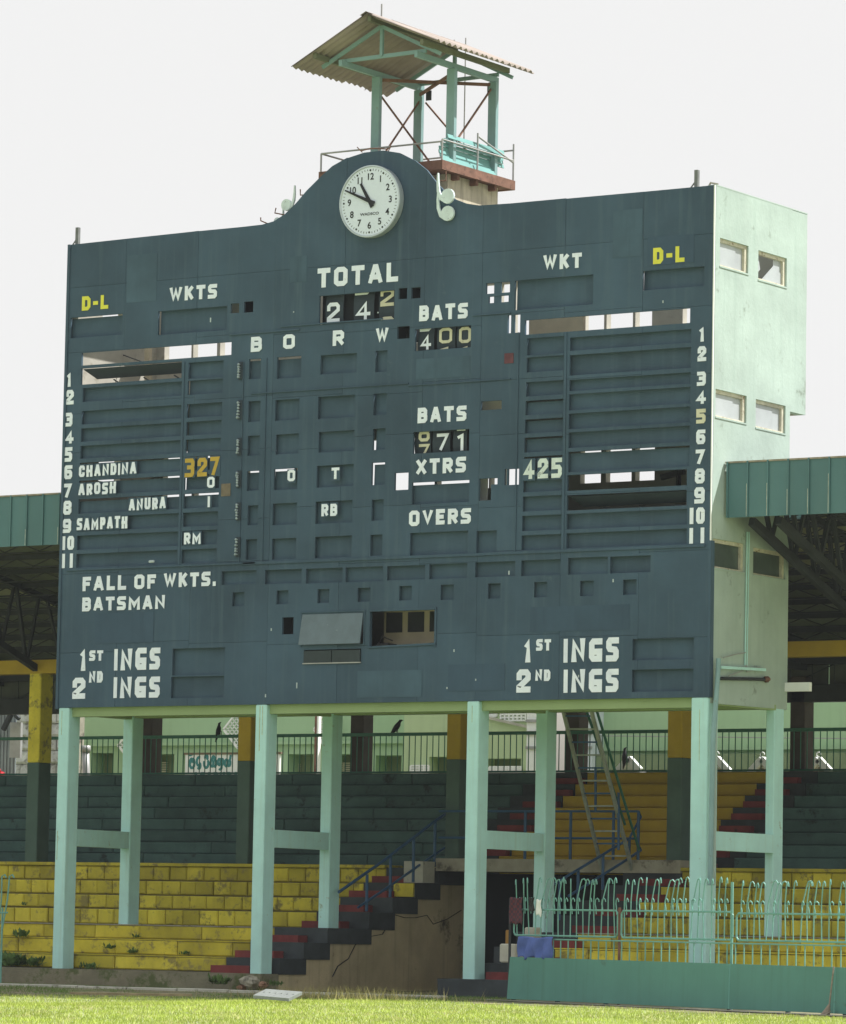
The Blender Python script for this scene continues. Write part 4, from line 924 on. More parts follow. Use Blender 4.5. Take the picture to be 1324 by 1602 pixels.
# blue handrails
def tubes(parent, name, m_, segs, r):
    for s_ in segs: MB().tube(s_, r, 6).build(name, m_, parent)
XH = XWL-.08
HL = empty('stair_handrail', (XH, 4, 1.5), 'blue handrail climbing the left aisle beside the brown tunnel wall', 'handrail', 'blue handrails round the tunnel')
P1 = [bp(530, 1396, 0, XH), bp(600, 1347, 0, XH), bp(683, 1283, 0, XH)]
tubes(HL, 'rail', bluer, [P1+[bp(700, 1272, 0, XH), bp(722, 1267, 0, XH)]], .03)
P2 = [bp(560, 1420, 0, XH), bp(612, 1385, 0, XH), bp(683, 1335, 0, XH), bp(700, 1324, 0, XH), bp(722, 1321, 0, XH)]
tubes(HL, 'rail', bluer, [P2], .025)
for u, v0, v1 in ((574.5, 1368, 1426), (611.5, 1340, 1404), (647.5, 1312, 1380), (681, 1285, 1358)):
    tubes(HL, 'rail_post', bluer, [[bp(u, v0, 0, XH), bp(u-1, v1, 0, XH)]], .03)
HC = empty('landing_handrail', (7.5, 5.85, 2.27), 'blue two-bar handrail along the front of the landing over the tunnel', 'handrail', 'blue handrails round the tunnel')
a = bp(722, 1267, 1, 5.85); b = bp(1000, 1275, 1, 5.85)
for z in (3.2, 2.68): tubes(HC, 'rail', bluer, [[(XWL, 5.85, z), (b.x, 5.85, z)]], .025)
for u in (822, 893, 960, 999):
    x = bp(u, 1300, 1, 5.85).x; tubes(HC, 'rail_post', bluer, [[(x, 5.85, 2.27), (x, 5.85, 3.2)]], .03)
HR = empty('stair_handrail', (9.5, 4, 1.5), 'blue handrail running down the right aisle from the landing behind the ladder', 'handrail', 'blue handrails round the tunnel')
X9 = XWR+.1
tubes(HR, 'rail', bluer, [[bp(1000, 1272, 0, X9), bp(1003, 1278, 0, X9), bp(985, 1312, 0, X9), bp(866, 1384, 0, X9)], [bp(1000, 1324, 0, X9), bp(1003, 1330, 0, X9), bp(975, 1349, 0, X9), bp(890, 1402, 0, X9)]], .026)
for u, v0, v1 in ((985, 1312, 1362), (944, 1337, 1392), (905, 1360, 1410), (876, 1378, 1440)):
    tubes(HR, 'rail_post', bluer, [[bp(u, v0, 0, X9), bp(u-1, v1, 0, X9)]], .028)
# ladder up to the scoreboard hatch
LD = empty('steep_ladder', (9, 5.9, 2.27), 'pale steel ladder leaning from the landing up under the scoreboard', 'ladder')
l0, l1 = bp(944, 1368, 1, 5.9), bp(881, 1110, 1, 2.6); r0_, r1_ = bp(991, 1368, 1, 5.9), bp(925, 1110, 1, 2.6)
lm = mat('ladder_paint', (.34, .37, .33), .6, .25, 6)
for p, q in ((l0, l1), (r0_, r1_)): MB().beam(p, q, .05, .1).build('stile', lm, LD)
for k in range(13):
    t = (k+.5)/13; MB().beam(l0+(l1-l0)*t, r0_+(r1_-r0_)*t, .03, .03).build('rung', lm if k % 2 else bluer, LD)
for p, q in ((bp(978, 1290, 1, 5.6), bp(918, 1112, 1, 2.9)), (bp(1000, 1330, 1, 5.6), bp(934, 1112, 1, 2.9))):
    MB().tube([p, q], .028, 6).build('handrail', dgreen, LD)
for u, v0, v1 in ((932, 1200, 1270), (968, 1240, 1330)): MB().tube([bp(u, v0, 1, 4.6), bp(u, v1, 1, 4.6)], .025, 6).build('handrail_post', bluer, LD)

# ------------------------------------------------------------------ fence along the boundary at right
HZ = GZ-.0
H0 = bp(793, 1567.5, 2, -.35); H1 = bp(1324, 1592, 2, -.35)
dirv = (H1-H0); dirv.z = 0; HL_ = dirv.length; dirv.normalize(); nv = Vector((dirv.y, -dirv.x, 0))   # nv points to the field
def hp(s_, z, off=0.): p = H0+dirv*s_+nv*off; return Vector((p.x, p.y, z))
def uz(u, v, off=0.):
    """pixel -> (distance along the hoarding, height)"""
    d = Vector([F_[i]*FPX + R_[i]*(u-662) - U_[i]*(v-801) for i in range(3)]); o = H0+nv*off; c = Vector(CAM)
    t = (o-c).dot(nv)/d.dot(nv); p = c+d*t; return (p-H0).dot(dirv), p.z
s1, _ = uz(1141, 1540); s2, _ = uz(1306, 1540); zt0 = uz(797, 1497)[1]; zt1 = uz(1324, 1514)[1]
BO_ = empty('boundary_hoarding', (H0+dirv*5), 'low dark green painted hoarding boards at the edge of the field', 'hoarding')
for a, b in ((0, s1-.02), (s1, s2-.02), (s2, s2+3.2)):
    m = MB(); za = zt0+(zt1-zt0)*a/HL_; zb_ = zt0+(zt1-zt0)*b/HL_; tl = .02
    vs = [hp(a, -.30, 0), hp(b, -.30, 0), hp(b, zb_, -tl), hp(a+.05*(a == 0), za, -tl), hp(a, -.30, -.03), hp(b, -.30, -.03), hp(b, zb_, -.05), hp(a+.05*(a == 0), za, -.05)]
    m.add(vs, [(0,1,2,3), (4,7,6,5), (0,4,5,1), (1,5,6,2), (2,6,7,3), (3,7,4,0)]); m.build('board', hoard, BO_)
m = MB()
for s_ in (0.1, 1.5, 3, s1-.1, s1+1.5, s1+3): m.beam(hp(s_, -.36, -.08), hp(s_, .35, -.08), .06, .06)
m.build('backing_post', steel_dk, BO_)
m = MB(); n_ = 26
for k in range(n_):
    a = -.6+k*.5; m.add([hp(a, GZ+.012, .5), hp(a+.49, GZ+.012, .5), hp(a+.49, GZ+.012, -.1), hp(a, GZ+.012, -.1)], [(0, 1, 2, 3)])
m.build('concrete_strip', conc, kind='structure')
# lower rail with uprights behind the hoarding
OFF = -.12
RLW = empty('lower_railing', hp(5, .4, OFF), 'plain teal railing of uprights just above the green hoarding', 'railing')
sa, za = uz(866, 1470, OFF); sb, zb_ = uz(1324, 1480, OFF)
MB().tube([hp(sa, za, OFF), hp(sb+3, zb_+(zb_-za)*.6, OFF)], .014, 6).build('rail', teal_rail, RLW)
um = MB().tube([(0, 0, 0), (0, 0, .45)], .012, 5).mesh(teal_rail)
s_ = sa
while s_ < sb+2.5: link('upright', um, RLW, hp(s_, za-.45+(zb_-za)*(s_-sa)/(sb-sa), OFF)); s_ += .235
# hooked barrier panels
OFF2 = -.18
hookm = {}
def hook_mesh(hh, flip, seed):
    pts = [(0, 0, 0), (0, 0, .36), (0, -.02, .46), (.02*flip, -.05, .6)]
    if hh: pts = [(0, 0, -.02), (0, 0, .40), (.01, -.01, .55), (.05, -.03, .70), (.075, -.05, .80), (.10, -.06, .86), (.14, -.06, .875), (.175, -.05, .84), (.18, -.05, .80)]
    else: pts = [(0, 0, .34), (-.01, -.01, .44), (-.03, -.02, .50), (-.02, -.03, .56), (.02, -.03, .585), (.055, -.03, .56), (.06, -.03, .53)]
    pts = [(a*flip, b, c) for a, b, c in pts]
    c_ = Vector((dirv.x, dirv.y, 0)); q = [c_*a+nv*(-b)*0+Vector((0, 0, 1))*c for a, b, c in pts]
    return MB().tube(q, .0105, 5).mesh(teal_rail)
hm = [hook_mesh(1, 1, 0), hook_mesh(1, .8, 1)]; hsm = [hook_mesh(0, 1, 0)]
for idx, (u0, v0, u1, v1, lab) in enumerate(((805, 1423, 967, 1463, 'teal hooked barrier panel at the left end, with clothes hung on it'), (973, 1425, 1147, 1467, 'teal hooked barrier panel in the middle, in front of a mint column'), (1153, 1429, 1345, 1471, 'teal hooked barrier panel at the far right of the fence'))):
    a, z1_ = uz(u0, v0, OFF2); b, _ = uz(u1, v0+ (u1-u0)*.02, OFF2); _, z0_ = uz(u0, v1, OFF2); z0_ -= .0
    if idx == 2: b += 1.2
    Bp = empty('hooked_barrier', hp((a+b)/2, z0_, OFF2), lab, 'barrier', 'teal hooked barrier panels')
    r = .05; fr = [hp(a+r, z0_, OFF2), hp(b-r, z0_, OFF2), hp(b, z0_+r, OFF2), hp(b, z1_-r, OFF2), hp(b-r, z1_, OFF2), hp(a+r, z1_, OFF2), hp(a, z1_-r, OFF2), hp(a, z0_+r, OFF2), hp(a+r, z0_, OFF2)]
    MB().tube(fr, .018, 6).build('panel_frame', teal_rail, Bp)
    s_ = a+.1; k = 0
    while s_ < b-.06:
        sc_ = 1+.0*k
        o = link('hooked_bar', hm[k % 2], Bp, hp(s_, z0_, OFF2)); o.rotation_euler = (random.uniform(-.04, .04), random.uniform(-.05, .05), random.uniform(-.7, .7)); o.scale.z = (z1_-z0_)/.40*random.uniform(.98, 1.03)
        if random.random() < .85:
            o = link('short_hook', hsm[0], Bp, hp(s_+.05, z0_, OFF2)); o.scale.z = (z1_-z0_)/.40; o.rotation_euler.z = random.uniform(-.4, .4)
        s_ += .195+random.uniform(-.03, .03); k += 1
FP = empty('fence_posts', hp(s1, -.3, OFF2), 'thin upright posts joining the hooked barrier panels', 'posts')
for u, v0, v1, m_ in ((970, 1420, 1500, rust), (1146, 1380, 1515, teal_rail), (799, 1405, 1505, steel_dk), (1110, 1370, 1390, teal_rail)):
    if u == 1110: continue
    s_, z1_ = uz(u, v0, OFF2); MB().tube([hp(s_, -.33, OFF2), hp(s_, z1_, OFF2)], .024, 6).build('post', m_, FP)
# fragment of the same fence at the left edge of the picture
LF = empty('hooked_barrier', (-1.5, -1.2, -.3), 'end of a leaning teal barrier at the far left edge by the yellow terrace', 'barrier', 'teal hooked barrier panels')
for (u0, v0, u1, v1, k) in ((-4, 1462, 3, 1371, 0), (2, 1462, 15, 1371, 1), (-3, 1430, 12, 1428, 2), (1, 1525, 4, 1420, 3)):
    p = bp(u0, v0, 1, -1.2); q = bp(u1, v1, 1, -1.2)
    if k < 2: MB().tube([p, p+(q-p)*.6+Vector((.03, 0, 0)), q, q+Vector((.07, 0, .03)), q+Vector((.11, 0, -.03))], .016, 5).build('hooked_bar', teal_rail, LF)
    elif k == 2: MB().tube([p-Vector((1.2, 0, 0)), q], .018, 5).build('panel_frame', teal_rail, LF)
    else: MB().tube([Vector((p.x, -1.2, GZ)), q], .02, 5).build('post', teal_rail, LF)
# cloths, bag, tiles, broom
def cloth(name, s0, z0, s1_, z1_, off, m_, label, folds=5, amp=.025, cat='cloth', ragged=.02):
    n1, n2 = 26, 12; vs = []; fs = []
    for i in range(n1+1):
        for j in range(n2+1):
            a = i/n1; b = j/n2
            s_ = s0+(s1_-s0)*a+.012*math.sin(b*7+a*3); z = z1_+(z0-z1_)*b+ragged*math.sin(a*folds*5.1)*b+.012*math.sin(a*9)*(1-b)
            o = off+amp*math.sin(a*folds*2*math.pi+b*1.2)*(.3+.7*b)+amp*.6*math.sin(a*13+b*5)
            vs.append(hp(s_, z, o))
    for i in range(n1):
        for j in range(n2): fs.append((i*(n2+1)+j, (i+1)*(n2+1)+j, (i+1)*(n2+1)+j+1, i*(n2+1)+j+1))
    m = MB().add(vs, fs); o = m.build(name, m_, smooth=True); md = o.modifiers.new('thick', 'SOLIDIFY'); md.thickness = .008
    tag(o, label, cat); return o
s_a, z_a = uz(799, 1446, OFF2+.04); s_b, z_b = uz(819, 1405, OFF2+.04); cloth('checked_cloth', s_a, z_a, s_b, z_b, OFF2+.05, maroon, 'maroon checked cloth hung over the left fence post', 2, .02)
s_a, z_a = uz(812, 1499, OFF+.05); s_b, z_b = uz(867, 1467, OFF+.05); cloth('blue_cloth', s_a, z_a, s_b, z_b, OFF+.06, bluec, 'crumpled blue cloth hung on the fence behind the hoarding', 4, .035, ragged=.03)
s_a, z_a = uz(830, 1432, OFF2+.04); s_b, z_b = uz(838, 1405, OFF2+.04); cloth('black_bag', s_a, z_a+.05, s_b, z_b, OFF2+.06, blackc, 'small black plastic bag hooked on the barrier beside the checked cloth', 2, .015, 'bag')
s_a, z_a = uz(842, 1433, OFF2+.04); s_b, z_b = uz(850, 1408, OFF2+.04); cloth('white_rag', s_a, z_a, s_b, z_b, OFF2+.07, bwhite2, 'small white rag hanging on the hooked barrier right of the black bag', 1, .012, 'rag')
def solid_block(name, u0, v0, u1, v1, y, d, m_, label, cat):
    p = bp(u0, v1, 1, y); q = bp(u1, v0, 1, y); o = MB().cbox(p.x, y, p.z, q.x, y+d, q.z, .02).build(name, m_); tag(o, label, cat); return o
z_ = solid_block('concrete_box', 781, 1477, 806, 1506, -.05, .4, conc_lt, 'pale concrete block on the black plinth right of the third column', 'block')
MB_ = solid_block('stone_block', 820, 1451, 835, 1468, .6, .3, conc_lt, 'small grey stone block behind the hooked barrier, by the mint column', 'block')
solid_block('door_leaf', 790, 1455, 796, 1478, 1.4, .05, mat('ochre_wood', (.4, .22, .06), .8, .2), 'narrow orange-brown door edge inside the dark tunnel mouth', 'door')
BRM = empty('broom', hp(uz(1300, 1590, .06)[0], -.33, .06), 'long-handled straw broom leaning head-down on the green hoarding', 'broom')
s_a, z_a = uz(1305, 1512, .03); s_b, z_b = uz(1298, 1572, .12)
MB().tube([hp(s_a, z_a, .03), hp(s_b, z_b, .12)], .013, 6).build('handle', strawm, BRM)
MB().tube([hp(s_b, z_b, .12), hp(s_b-.02, z_b-.08, .14), hp(s_b-.05, z_b-.2, .16), hp(s_b-.06, -.32, .18)], .05, 10, [.02, .045, .09, .13]).build('bristles', strawm, BRM)
# perforated drain cover
DC = empty('drain_cover', (0, 0, 0), 'white perforated concrete drain cover tilted up at the grass edge', 'drain cover')
p = bp(432, 1564, 2, GZ+.02); DC.location = p
A0 = bp(396, 1562, 2, GZ+.02); A1 = bp(452, 1567, 2, GZ+.02); ax = (A1-A0); Ln = ax.length; ax.normalize(); upv = Vector((.10, .45, .17))
hl = [(Ln*(k+.6)/6.2, .28, Ln*(k+.6)/6.2+.09, .36) for k in range(6)]
m = holed((0, 0, Ln, .62), hl, lambda a, b, t: A0+ax*a+upv*b+Vector((0, 0, 1))*t, 0, .05); m.build('cover_slab', mat('grey_white_concrete', (.24, .26, .25), .9, .15, 4), DC)
# rubble
RB = MB()
def rock(m, c, r):
    n0 = len(m.v); ph = random.random()*9; vs = []; rings = 5; sg = 7
    for i in range(rings+1):
        for j in range(sg):
            t = math.pi*i/rings; a = 2*math.pi*j/sg; rr = r*(1+.25*math.sin(3*a+ph+i)+random.uniform(-.1, .1)); vs.append((c[0]+rr*math.sin(t)*math.cos(a)*1.2, c[1]+rr*math.sin(t)*math.sin(a), c[2]+rr*math.cos(t)*.6))
    m.add(vs, [(i*sg+j, i*sg+(j+1) % sg, (i+1)*sg+(j+1) % sg, (i+1)*sg+j) for i in range(rings) for j in range(sg)])
for (u, v, r, lab) in ((392, 1536, .17, 'broken concrete lump at the foot of the second column, biggest of the rubble'), (412, 1541, .09, 'reddish broken brick right of the lump at the second column'), (378, 1545, .08, 'small concrete chunk left of the lump at the second column')):
    y = -.35; p = bp(u, v, 1, y); m = MB(); rock(m, (p.x, y, max(p.z, GZ+r*.4)), r); o = m.build('rubble', conc if r > .1 else mat('brick_rubble', (.3, .18, .12), .9, .2, 6), None); tag(o, lab, 'rubble', 'rubble at the second column')
# plank
p, q = bp(110, 1554, 2, GZ+.03), bp(300, 1557, 2, GZ+.03)
o = MB().beam(p, q, .12, .04).build('plank', woodm); tag(o, 'long weathered wooden plank lying on the earth at the left', 'plank')
for (u, v, lab, m_) in ((700, 1537, 'white litter scrap at the foot of the brown tunnel wall', bwhite2),):
    p = bp(u, v, 2, GZ+.03); m = MB()
    for k in range(5): m.add([p+Vector((k*.08-.2+random.uniform(-.03, .03), random.uniform(-.05, .05), random.uniform(0, .06))) for _ in range(4)], [(0, 1, 2, 3)])
    o = m.build('litter', m_); tag(o, lab, 'litter')

# ------------------------------------------------------------------ weeds on the steps
def weed(u, v, y, r, n, label):
    p = bp(u, v, 1, y); m = MB()
    for k in range(n):
        a = random.random()*6.28; l = r*random.uniform(.25, .75); e = random.uniform(.2, 1.3)
        c = p+Vector((math.cos(a)*r*1.1*random.random(), math.sin(a)*r*.3*random.random(), r*.35*random.random()))
        t = c+Vector((math.cos(a)*l*math.cos(e), math.sin(a)*l*.5*math.cos(e), l*math.sin(e)))
        w = Vector((-math.sin(a), math.cos(a), .3))*l*.28; mid = (c+t)/2
        m.add([c, mid-w, t, mid+w], [(0, 1, 2, 3)])
    o = m.build('weed', leafm); tag(o, label, 'weed', 'weeds growing on the yellow steps'); return o
for a in ((37, 1417, 1.95, .1, 40, 'small weed on the fourth yellow step at the far left'), (33, 1467, 1.1, .2, 90, 'wide weed clump on the second yellow step at the far left'),
          (14, 1512, .3, .34, 200, 'large weed patch at the foot of the yellow steps, left corner'), (50, 1512, .3, .24, 110, 'weed patch between the left corner and the first column'),
          (172, 1485, 1.1, .13, 70, 'rounded weed under the rear left column, on the first step'), (214, 1468, 1.9, .1, 50, 'small weed on the third step right of the rear left column'),
          (207, 1492, 1.15, .14, 50, 'low weed on the first step right of the rear left column'), (289, 1494, 1.15, .11, 45, 'small weed midway along the first yellow step'),
          (140, 1518, .1, .2, 70, 'low weed at the plinth right of the first column'), (345, 1541, -.5, .24, 110, 'bushy weed on the earth left of the rubble'), (430, 1543, -.4, .16, 60, 'small weed on the earth right of the second column')):
    weed(*a)
# ------------------------------------------------------------------ grass
def blades(name, n, sampler, hmin, hmax, w, m_, tall=False):
    P = sampler(n); n = len(P); a = rng.uniform(0, 6.283, n); h = rng.uniform(hmin, hmax, n); lean = rng.uniform(.2, .8, n)*h
    V = np.zeros((n, 3, 3)); dx = np.cos(a); dy = np.sin(a)
    V[:, 0, 0] = P[:, 0]-dy*w/2; V[:, 0, 1] = P[:, 1]+dx*w/2; V[:, 1, 0] = P[:, 0]+dy*w/2; V[:, 1, 1] = P[:, 1]-dx*w/2
    b = rng.uniform(0, 6.283, n); V[:, 2, 0] = P[:, 0]+np.cos(b)*lean; V[:, 2, 1] = P[:, 1]+np.sin(b)*lean
    g_ = gz(P[:, 0], P[:, 1]); V[:, 0, 2] = V[:, 1, 2] = g_-.01; V[:, 2, 2] = g_+h
    me = bpy.data.meshes.new(name); me.vertices.add(3*n); me.vertices.foreach_set('co', V.ravel()); me.loops.add(3*n); me.loops.foreach_set('vertex_index', np.arange(3*n))
    me.polygons.add(n); me.polygons.foreach_set('loop_start', np.arange(n)*3); me.polygons.foreach_set('loop_total', np.full(n, 3)); me.update(calc_edges=True); me.materials.append(m_)
    o = bpy.data.objects.new(name, me); COL.objects.link(o); o['kind'] = 'stuff'; return o
Hx0, Hy0 = H0.x, H0.y
def field(n):
    # wedge in front of the stand seen from the boundary
    d = rng.uniform(44, 96, n)**1.0; s_ = rng.uniform(-.135, .135, n)*1.0
    x = CAM[0]+F_[0]/math.hypot(F_[0], F_[1])*d+.835*s_*d; y = CAM[1]+F_[1]/math.hypot(F_[0], F_[1])*d+.55*s_*d
    keep = (y < edge_y(x)+rng.uniform(-.8, .8, n))
    hy = Hy0+(x-Hx0)*dirv.y/dirv.x-.55
    keep &= ~((x > Hx0-.5) & (y > hy))
    return np.stack([x[keep], y[keep]], 1)
blades('grass', 330000, field, .015, .05, .012, grassm)
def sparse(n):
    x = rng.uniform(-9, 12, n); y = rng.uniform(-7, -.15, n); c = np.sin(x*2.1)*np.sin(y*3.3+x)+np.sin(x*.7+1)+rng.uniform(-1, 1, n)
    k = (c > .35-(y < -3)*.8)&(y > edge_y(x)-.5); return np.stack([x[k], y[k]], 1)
blades('sparse_grass', 45000, sparse, .02, .06, .012, mat('shaded_path_grass', (.12, .20, .04), .7, .35, 1.5))  # sparse path blades, the building's shade put into their darker green
def dry(n):
    x = rng.normal(9.6, .9, n); y = -4.0+rng.normal(0, .4, n); return np.stack([x, y], 1)
blades('dry_seed_grass', 900, dry, .08, .28, .012, drym)

# ------------------------------------------------------------------ crows on the rear rail
def crow(u, y, face, label, s_=1., tilt=0., zf=None):
    p = bp(u, 1150, 1, y); z = BZ+.9 if zf is None else zf
    spine = [(-.26, -.02, .012), (-.16, .03, .03), (-.08, .08, .055), (0, .13, .07), (.07, .18, .06), (.11, .225, .036), (.145, .25, .036), (.175, .25, .022), (.2, .245, .01), (.23, .235, .002)]
    m = MB(); q = []
    for a, b, r in spine:
        ca, sa_ = math.cos(tilt), math.sin(tilt); a2, b2 = a*ca-b*sa_, a*sa_+b*ca; q.append((p.x+a2*face*s_, y, z+(b2)*s_))
    m.tube(q, .05, 10, [r*s_ for _, _, r in spine]); root = m.build('crow', crowm, smooth=True, org=(p.x, y, z)); tag(root, label, 'crow', 'crows behind the stand')
    MB().beam((p.x-.01, y-.02, z-.0), (p.x-.01, y-.02, z+.1*s_), .012, .012).build('leg', crowm, root); MB().beam((p.x-.01, y+.02, z), (p.x-.01, y+.02, z+.1*s_), .012, .012).build('leg', crowm, root)
crow(346, BYR+.1, 1, 'crow facing along the rear rail, seen between the two left columns', .85, .75)
crow(622, BYR+.1, 1, 'crow leaning forward on the rear rail, between the middle columns', .9, .25)

# ------------------------------------------------------------------ buildings beyond the stand
BY = 20.
GB = empty('green_building', (0, BY, GZ), 'long pale green building beyond the rear railing', 'building')
def hole(u0, v0, u1, v1, y=BY): a = fx(u0, v0, y); b = fx(u1, v1, y); return (a[0], b[1]-.8, b[0], a[1])
xl, _ = fx(108, 1160, BY); xr, _ = fx(640, 1160, BY)
holes = [hole(145, 1178, 176, 1210), hole(228, 1180, 272, 1210), hole(286, 1179, 440, 1210), hole(452, 1180, 490, 1210), hole(520, 1180, 560, 1210), hole(588, 1182, 628, 1210)]
holed((xl, GZ, xr, 8), holes, XZ, BY, BY+.5).build('wall', bgreen, GB)
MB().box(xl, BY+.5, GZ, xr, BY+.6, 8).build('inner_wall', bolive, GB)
MB().box(xl, BY-.12, holes[0][3]+.16, xr, BY-.002, holes[0][3]+.24).build('ledge', bgreen, GB)
for (u0, v0, u1, v1) in ((238, 1192, 262, 1209), (528, 1193, 550, 1209), (455, 1195, 470, 1209)):
    a = fx(u0, v0, BY+.45); b = fx(u1, v1, BY+.45); m = MB()
    for k in range(5): z = b[1]+(a[1]-b[1])*(k+.3)/5; m.box(a[0], BY+.42, z, b[0], BY+.47, z+(a[1]-b[1])*.11)
    m.box((a[0]+b[0])/2-.02, BY+.41, b[1], (a[0]+b[0])/2+.02, BY+.43, a[1]); m.build('louvre', offwhite, GB)
LB = empty('lit_building', (5, BY-1, GZ), 'lighter green building wing with white vent grilles, right of the middle columns', 'building')
a = fx(632, 1160, BY-1.2)[0]; b = fx(826, 1160, BY-1.2)[0]
h2 = [hole(672, 1184, 700, 1210, BY-1.2), hole(760, 1187, 815, 1210, BY-1.2)]
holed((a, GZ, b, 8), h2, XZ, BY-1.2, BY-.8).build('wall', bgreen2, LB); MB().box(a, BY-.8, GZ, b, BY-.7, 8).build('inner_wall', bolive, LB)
MB().beam((fx(760, 1122, BY-1.3)[0], BY-1.3, fx(760, 1122, BY-1.3)[1]), (fx(846, 1142, BY-1.3)[0], BY-1.3, fx(846, 1142, BY-1.3)[1]), .06, .06).build('sloping_pipe', conc_lt, LB)
for (u0, v0, u1, v1) in ((758, 1113, 776, 1121), (783, 1113, 822, 1127), (642, 1198, 670, 1209), (765, 1200, 815, 1209)):
    a = fx(u0, v0, BY-1.25); b = fx(u1, v1, BY-1.25); m = MB()
    nx_ = max(2, int((u1-u0)/6))
    for k in range(4): z = b[1]+(a[1]-b[1])*k/3; m.box(a[0], BY-1.24, z-.02, b[0], BY-1.21, z+.02)
    for k in range(nx_+1): xx = a[0]+(b[0]-a[0])*k/nx_; m.box(xx-.02, BY-1.245, b[1], xx+.02, BY-1.2, a[1])
    m.build('vent_grille', bwhite2, LB)
for (u0, u1, y, m_, nm, lab, cat) in ((824, 846, 18.6, bwhite2, 'white_pier', 'narrow bright white pier between the green buildings', 'pier'), (890, 927, 19.5, mat('pale_blue_wall', (.62, .68, .74), .8, .08, 2), 'white_house', 'pale blue-white house seen behind the ladder', 'house')):
    a = fx(u0, 1160, y)[0]; b = fx(u1, 1160, y)[0]; r = empty(nm, ((a+b)/2, y, GZ), lab, cat); MB().box(a, y, GZ, b, y+.5, 8).build('wall', m_, r)
    for v in (1130, 1150, 1172): z = fx(u0, v, y)[1]; MB().box(a-.0, y-.05, z, b, y-.002, z+.06).build('ledge', grey_m, r)
G2 = empty('green_building', (10, BY, GZ), 'plain green building wall with thin ledges at right beyond the railing', 'building')
a = fx(927, 1160, BY)[0]
MB().box(a, BY, GZ, a+22, BY+.5, 8).build('wall', bgreen, G2)
z = fx(1000, 1175, BY)[1]; MB().box(a, BY-.1, z, a+22, BY-.002, z+.08).build('ledge', bgreen, G2)
MB().box(fx(930, 1183, BY)[0], BY-.35, z-.5, a+22, BY-.102, z-.1).build('awning', bolive, G2)
m = MB(); m.tube([fx(930, 1150, BY)[0:1]+(BY-.3, z+.35), (a+8, BY-.3, z+.2), (a+20, BY-.3, z+.33)], .012, 5); m.build('cable', grey_m, G2)
# whitewashed stone wall and sheds at left
WL = empty('whitewashed_wall', (-16, 17, GZ), 'rough whitewashed stone wall beyond the stand at far left', 'wall')
y = 17.; a = fx(-120, 1150, y)[0]; b = fx(116, 1150, y)[0]; z = .8; k = 0
MB().box(a, y+.12, GZ, b, y+.4, 7.6).build('wall_core', conc, WL)
sm = [block_mesh(.55, .32, .2, bwhite, .05, .04) for _ in range(4)]
z = 3.4
while z < 6.3:
    x = a+(.27 if k % 2 else 0)
    while x < b-.3: link('stone', random.choice(sm), WL, (x, y+random.uniform(-.02, .03), z)); x += .56
    z += .33; k += 1
SH = empty('tin_shed', (-19, 15, GZ), 'grey tin shed with a dark doorway at the far left edge', 'shed')
y = 15.; a = fx(-80, 1150, y)[0]; b = fx(24, 1150, y)[0]
m = MB(); n_ = 40
for k in range(n_): xx = a+(b-a)*k/n_; m.box(xx, y+(.02 if k % 2 else 0), GZ, a+(b-a)*(k+1)/n_, y+.05, 7.4)
m.build('tin_wall', mat('grey_tin', (.22, .25, .27), .5, .2, 1.5, metal=.2), SH)
p = fx(12, 1130, y-.2); q = fx(27, 1185, y-.2); MB().box(p[0], y-.1, q[1], q[0], y-.02, p[1]).build('pale_panel', grey_m, SH)
m = MB(); m.beam(bp(5, 1142, 1, y-.3), bp(20, 1112, 1, y-.3), .1, .1); m.beam(bp(30, 1125, 1, y-.3), bp(18, 1112, 1, y-.3), .08, .08); m.build('roof_strut', steel_dk, SH)
y = 13.6; p = bp(0, 1208, 1, y); m = MB()
for k in range(7): rock(m, (p.x+random.uniform(-.15, .12), y+random.uniform(-.2, .2), 4.2+random.uniform(-.1, .2)), .09)
m.box(p.x-.4, y-.3, 3.6, p.x+.2, y+.3, 4.1)
o = m.build('red_bundle', redc); tag(o, 'red bundle of cloth behind the railing at the far left edge', 'bundle')
# sign with Sinhala lettering behind the railing
SY = 17.5; a = fx(290, 1181, SY); b = fx(437, 1214, SY)
SG = empty('sign_board', ((a[0]+b[0])/2, SY, b[1]), 'white sign board with teal Sinhala lettering behind the railing at left', 'sign')
MB().box(a[0], SY, b[1]-.5, b[0], SY+.06, a[1]).build('board', bwhite2, SG)
MB().box(a[0]-.05, SY-.02, a[1], b[0]+.05, SY+.08, a[1]+.05).build('frame', woodm, SG)
MB().box(a[0]+.2, SY+.06, GZ, a[0]+.3, SY+.14, b[1]).build('sign_leg', steel_dk, SG); MB().box(b[0]-.3, SY+.06, GZ, b[0]-.2, SY+.14, b[1]).build('sign_leg', steel_dk, SG)
def arc(cx_, cz_, r, a0, a1, n=9, sx=1.): return [(cx_+sx*r*math.cos(math.radians(a0+(a1-a0)*k/n)), cz_+r*math.sin(math.radians(a0+(a1-a0)*k/n))) for k in range(n+1)]
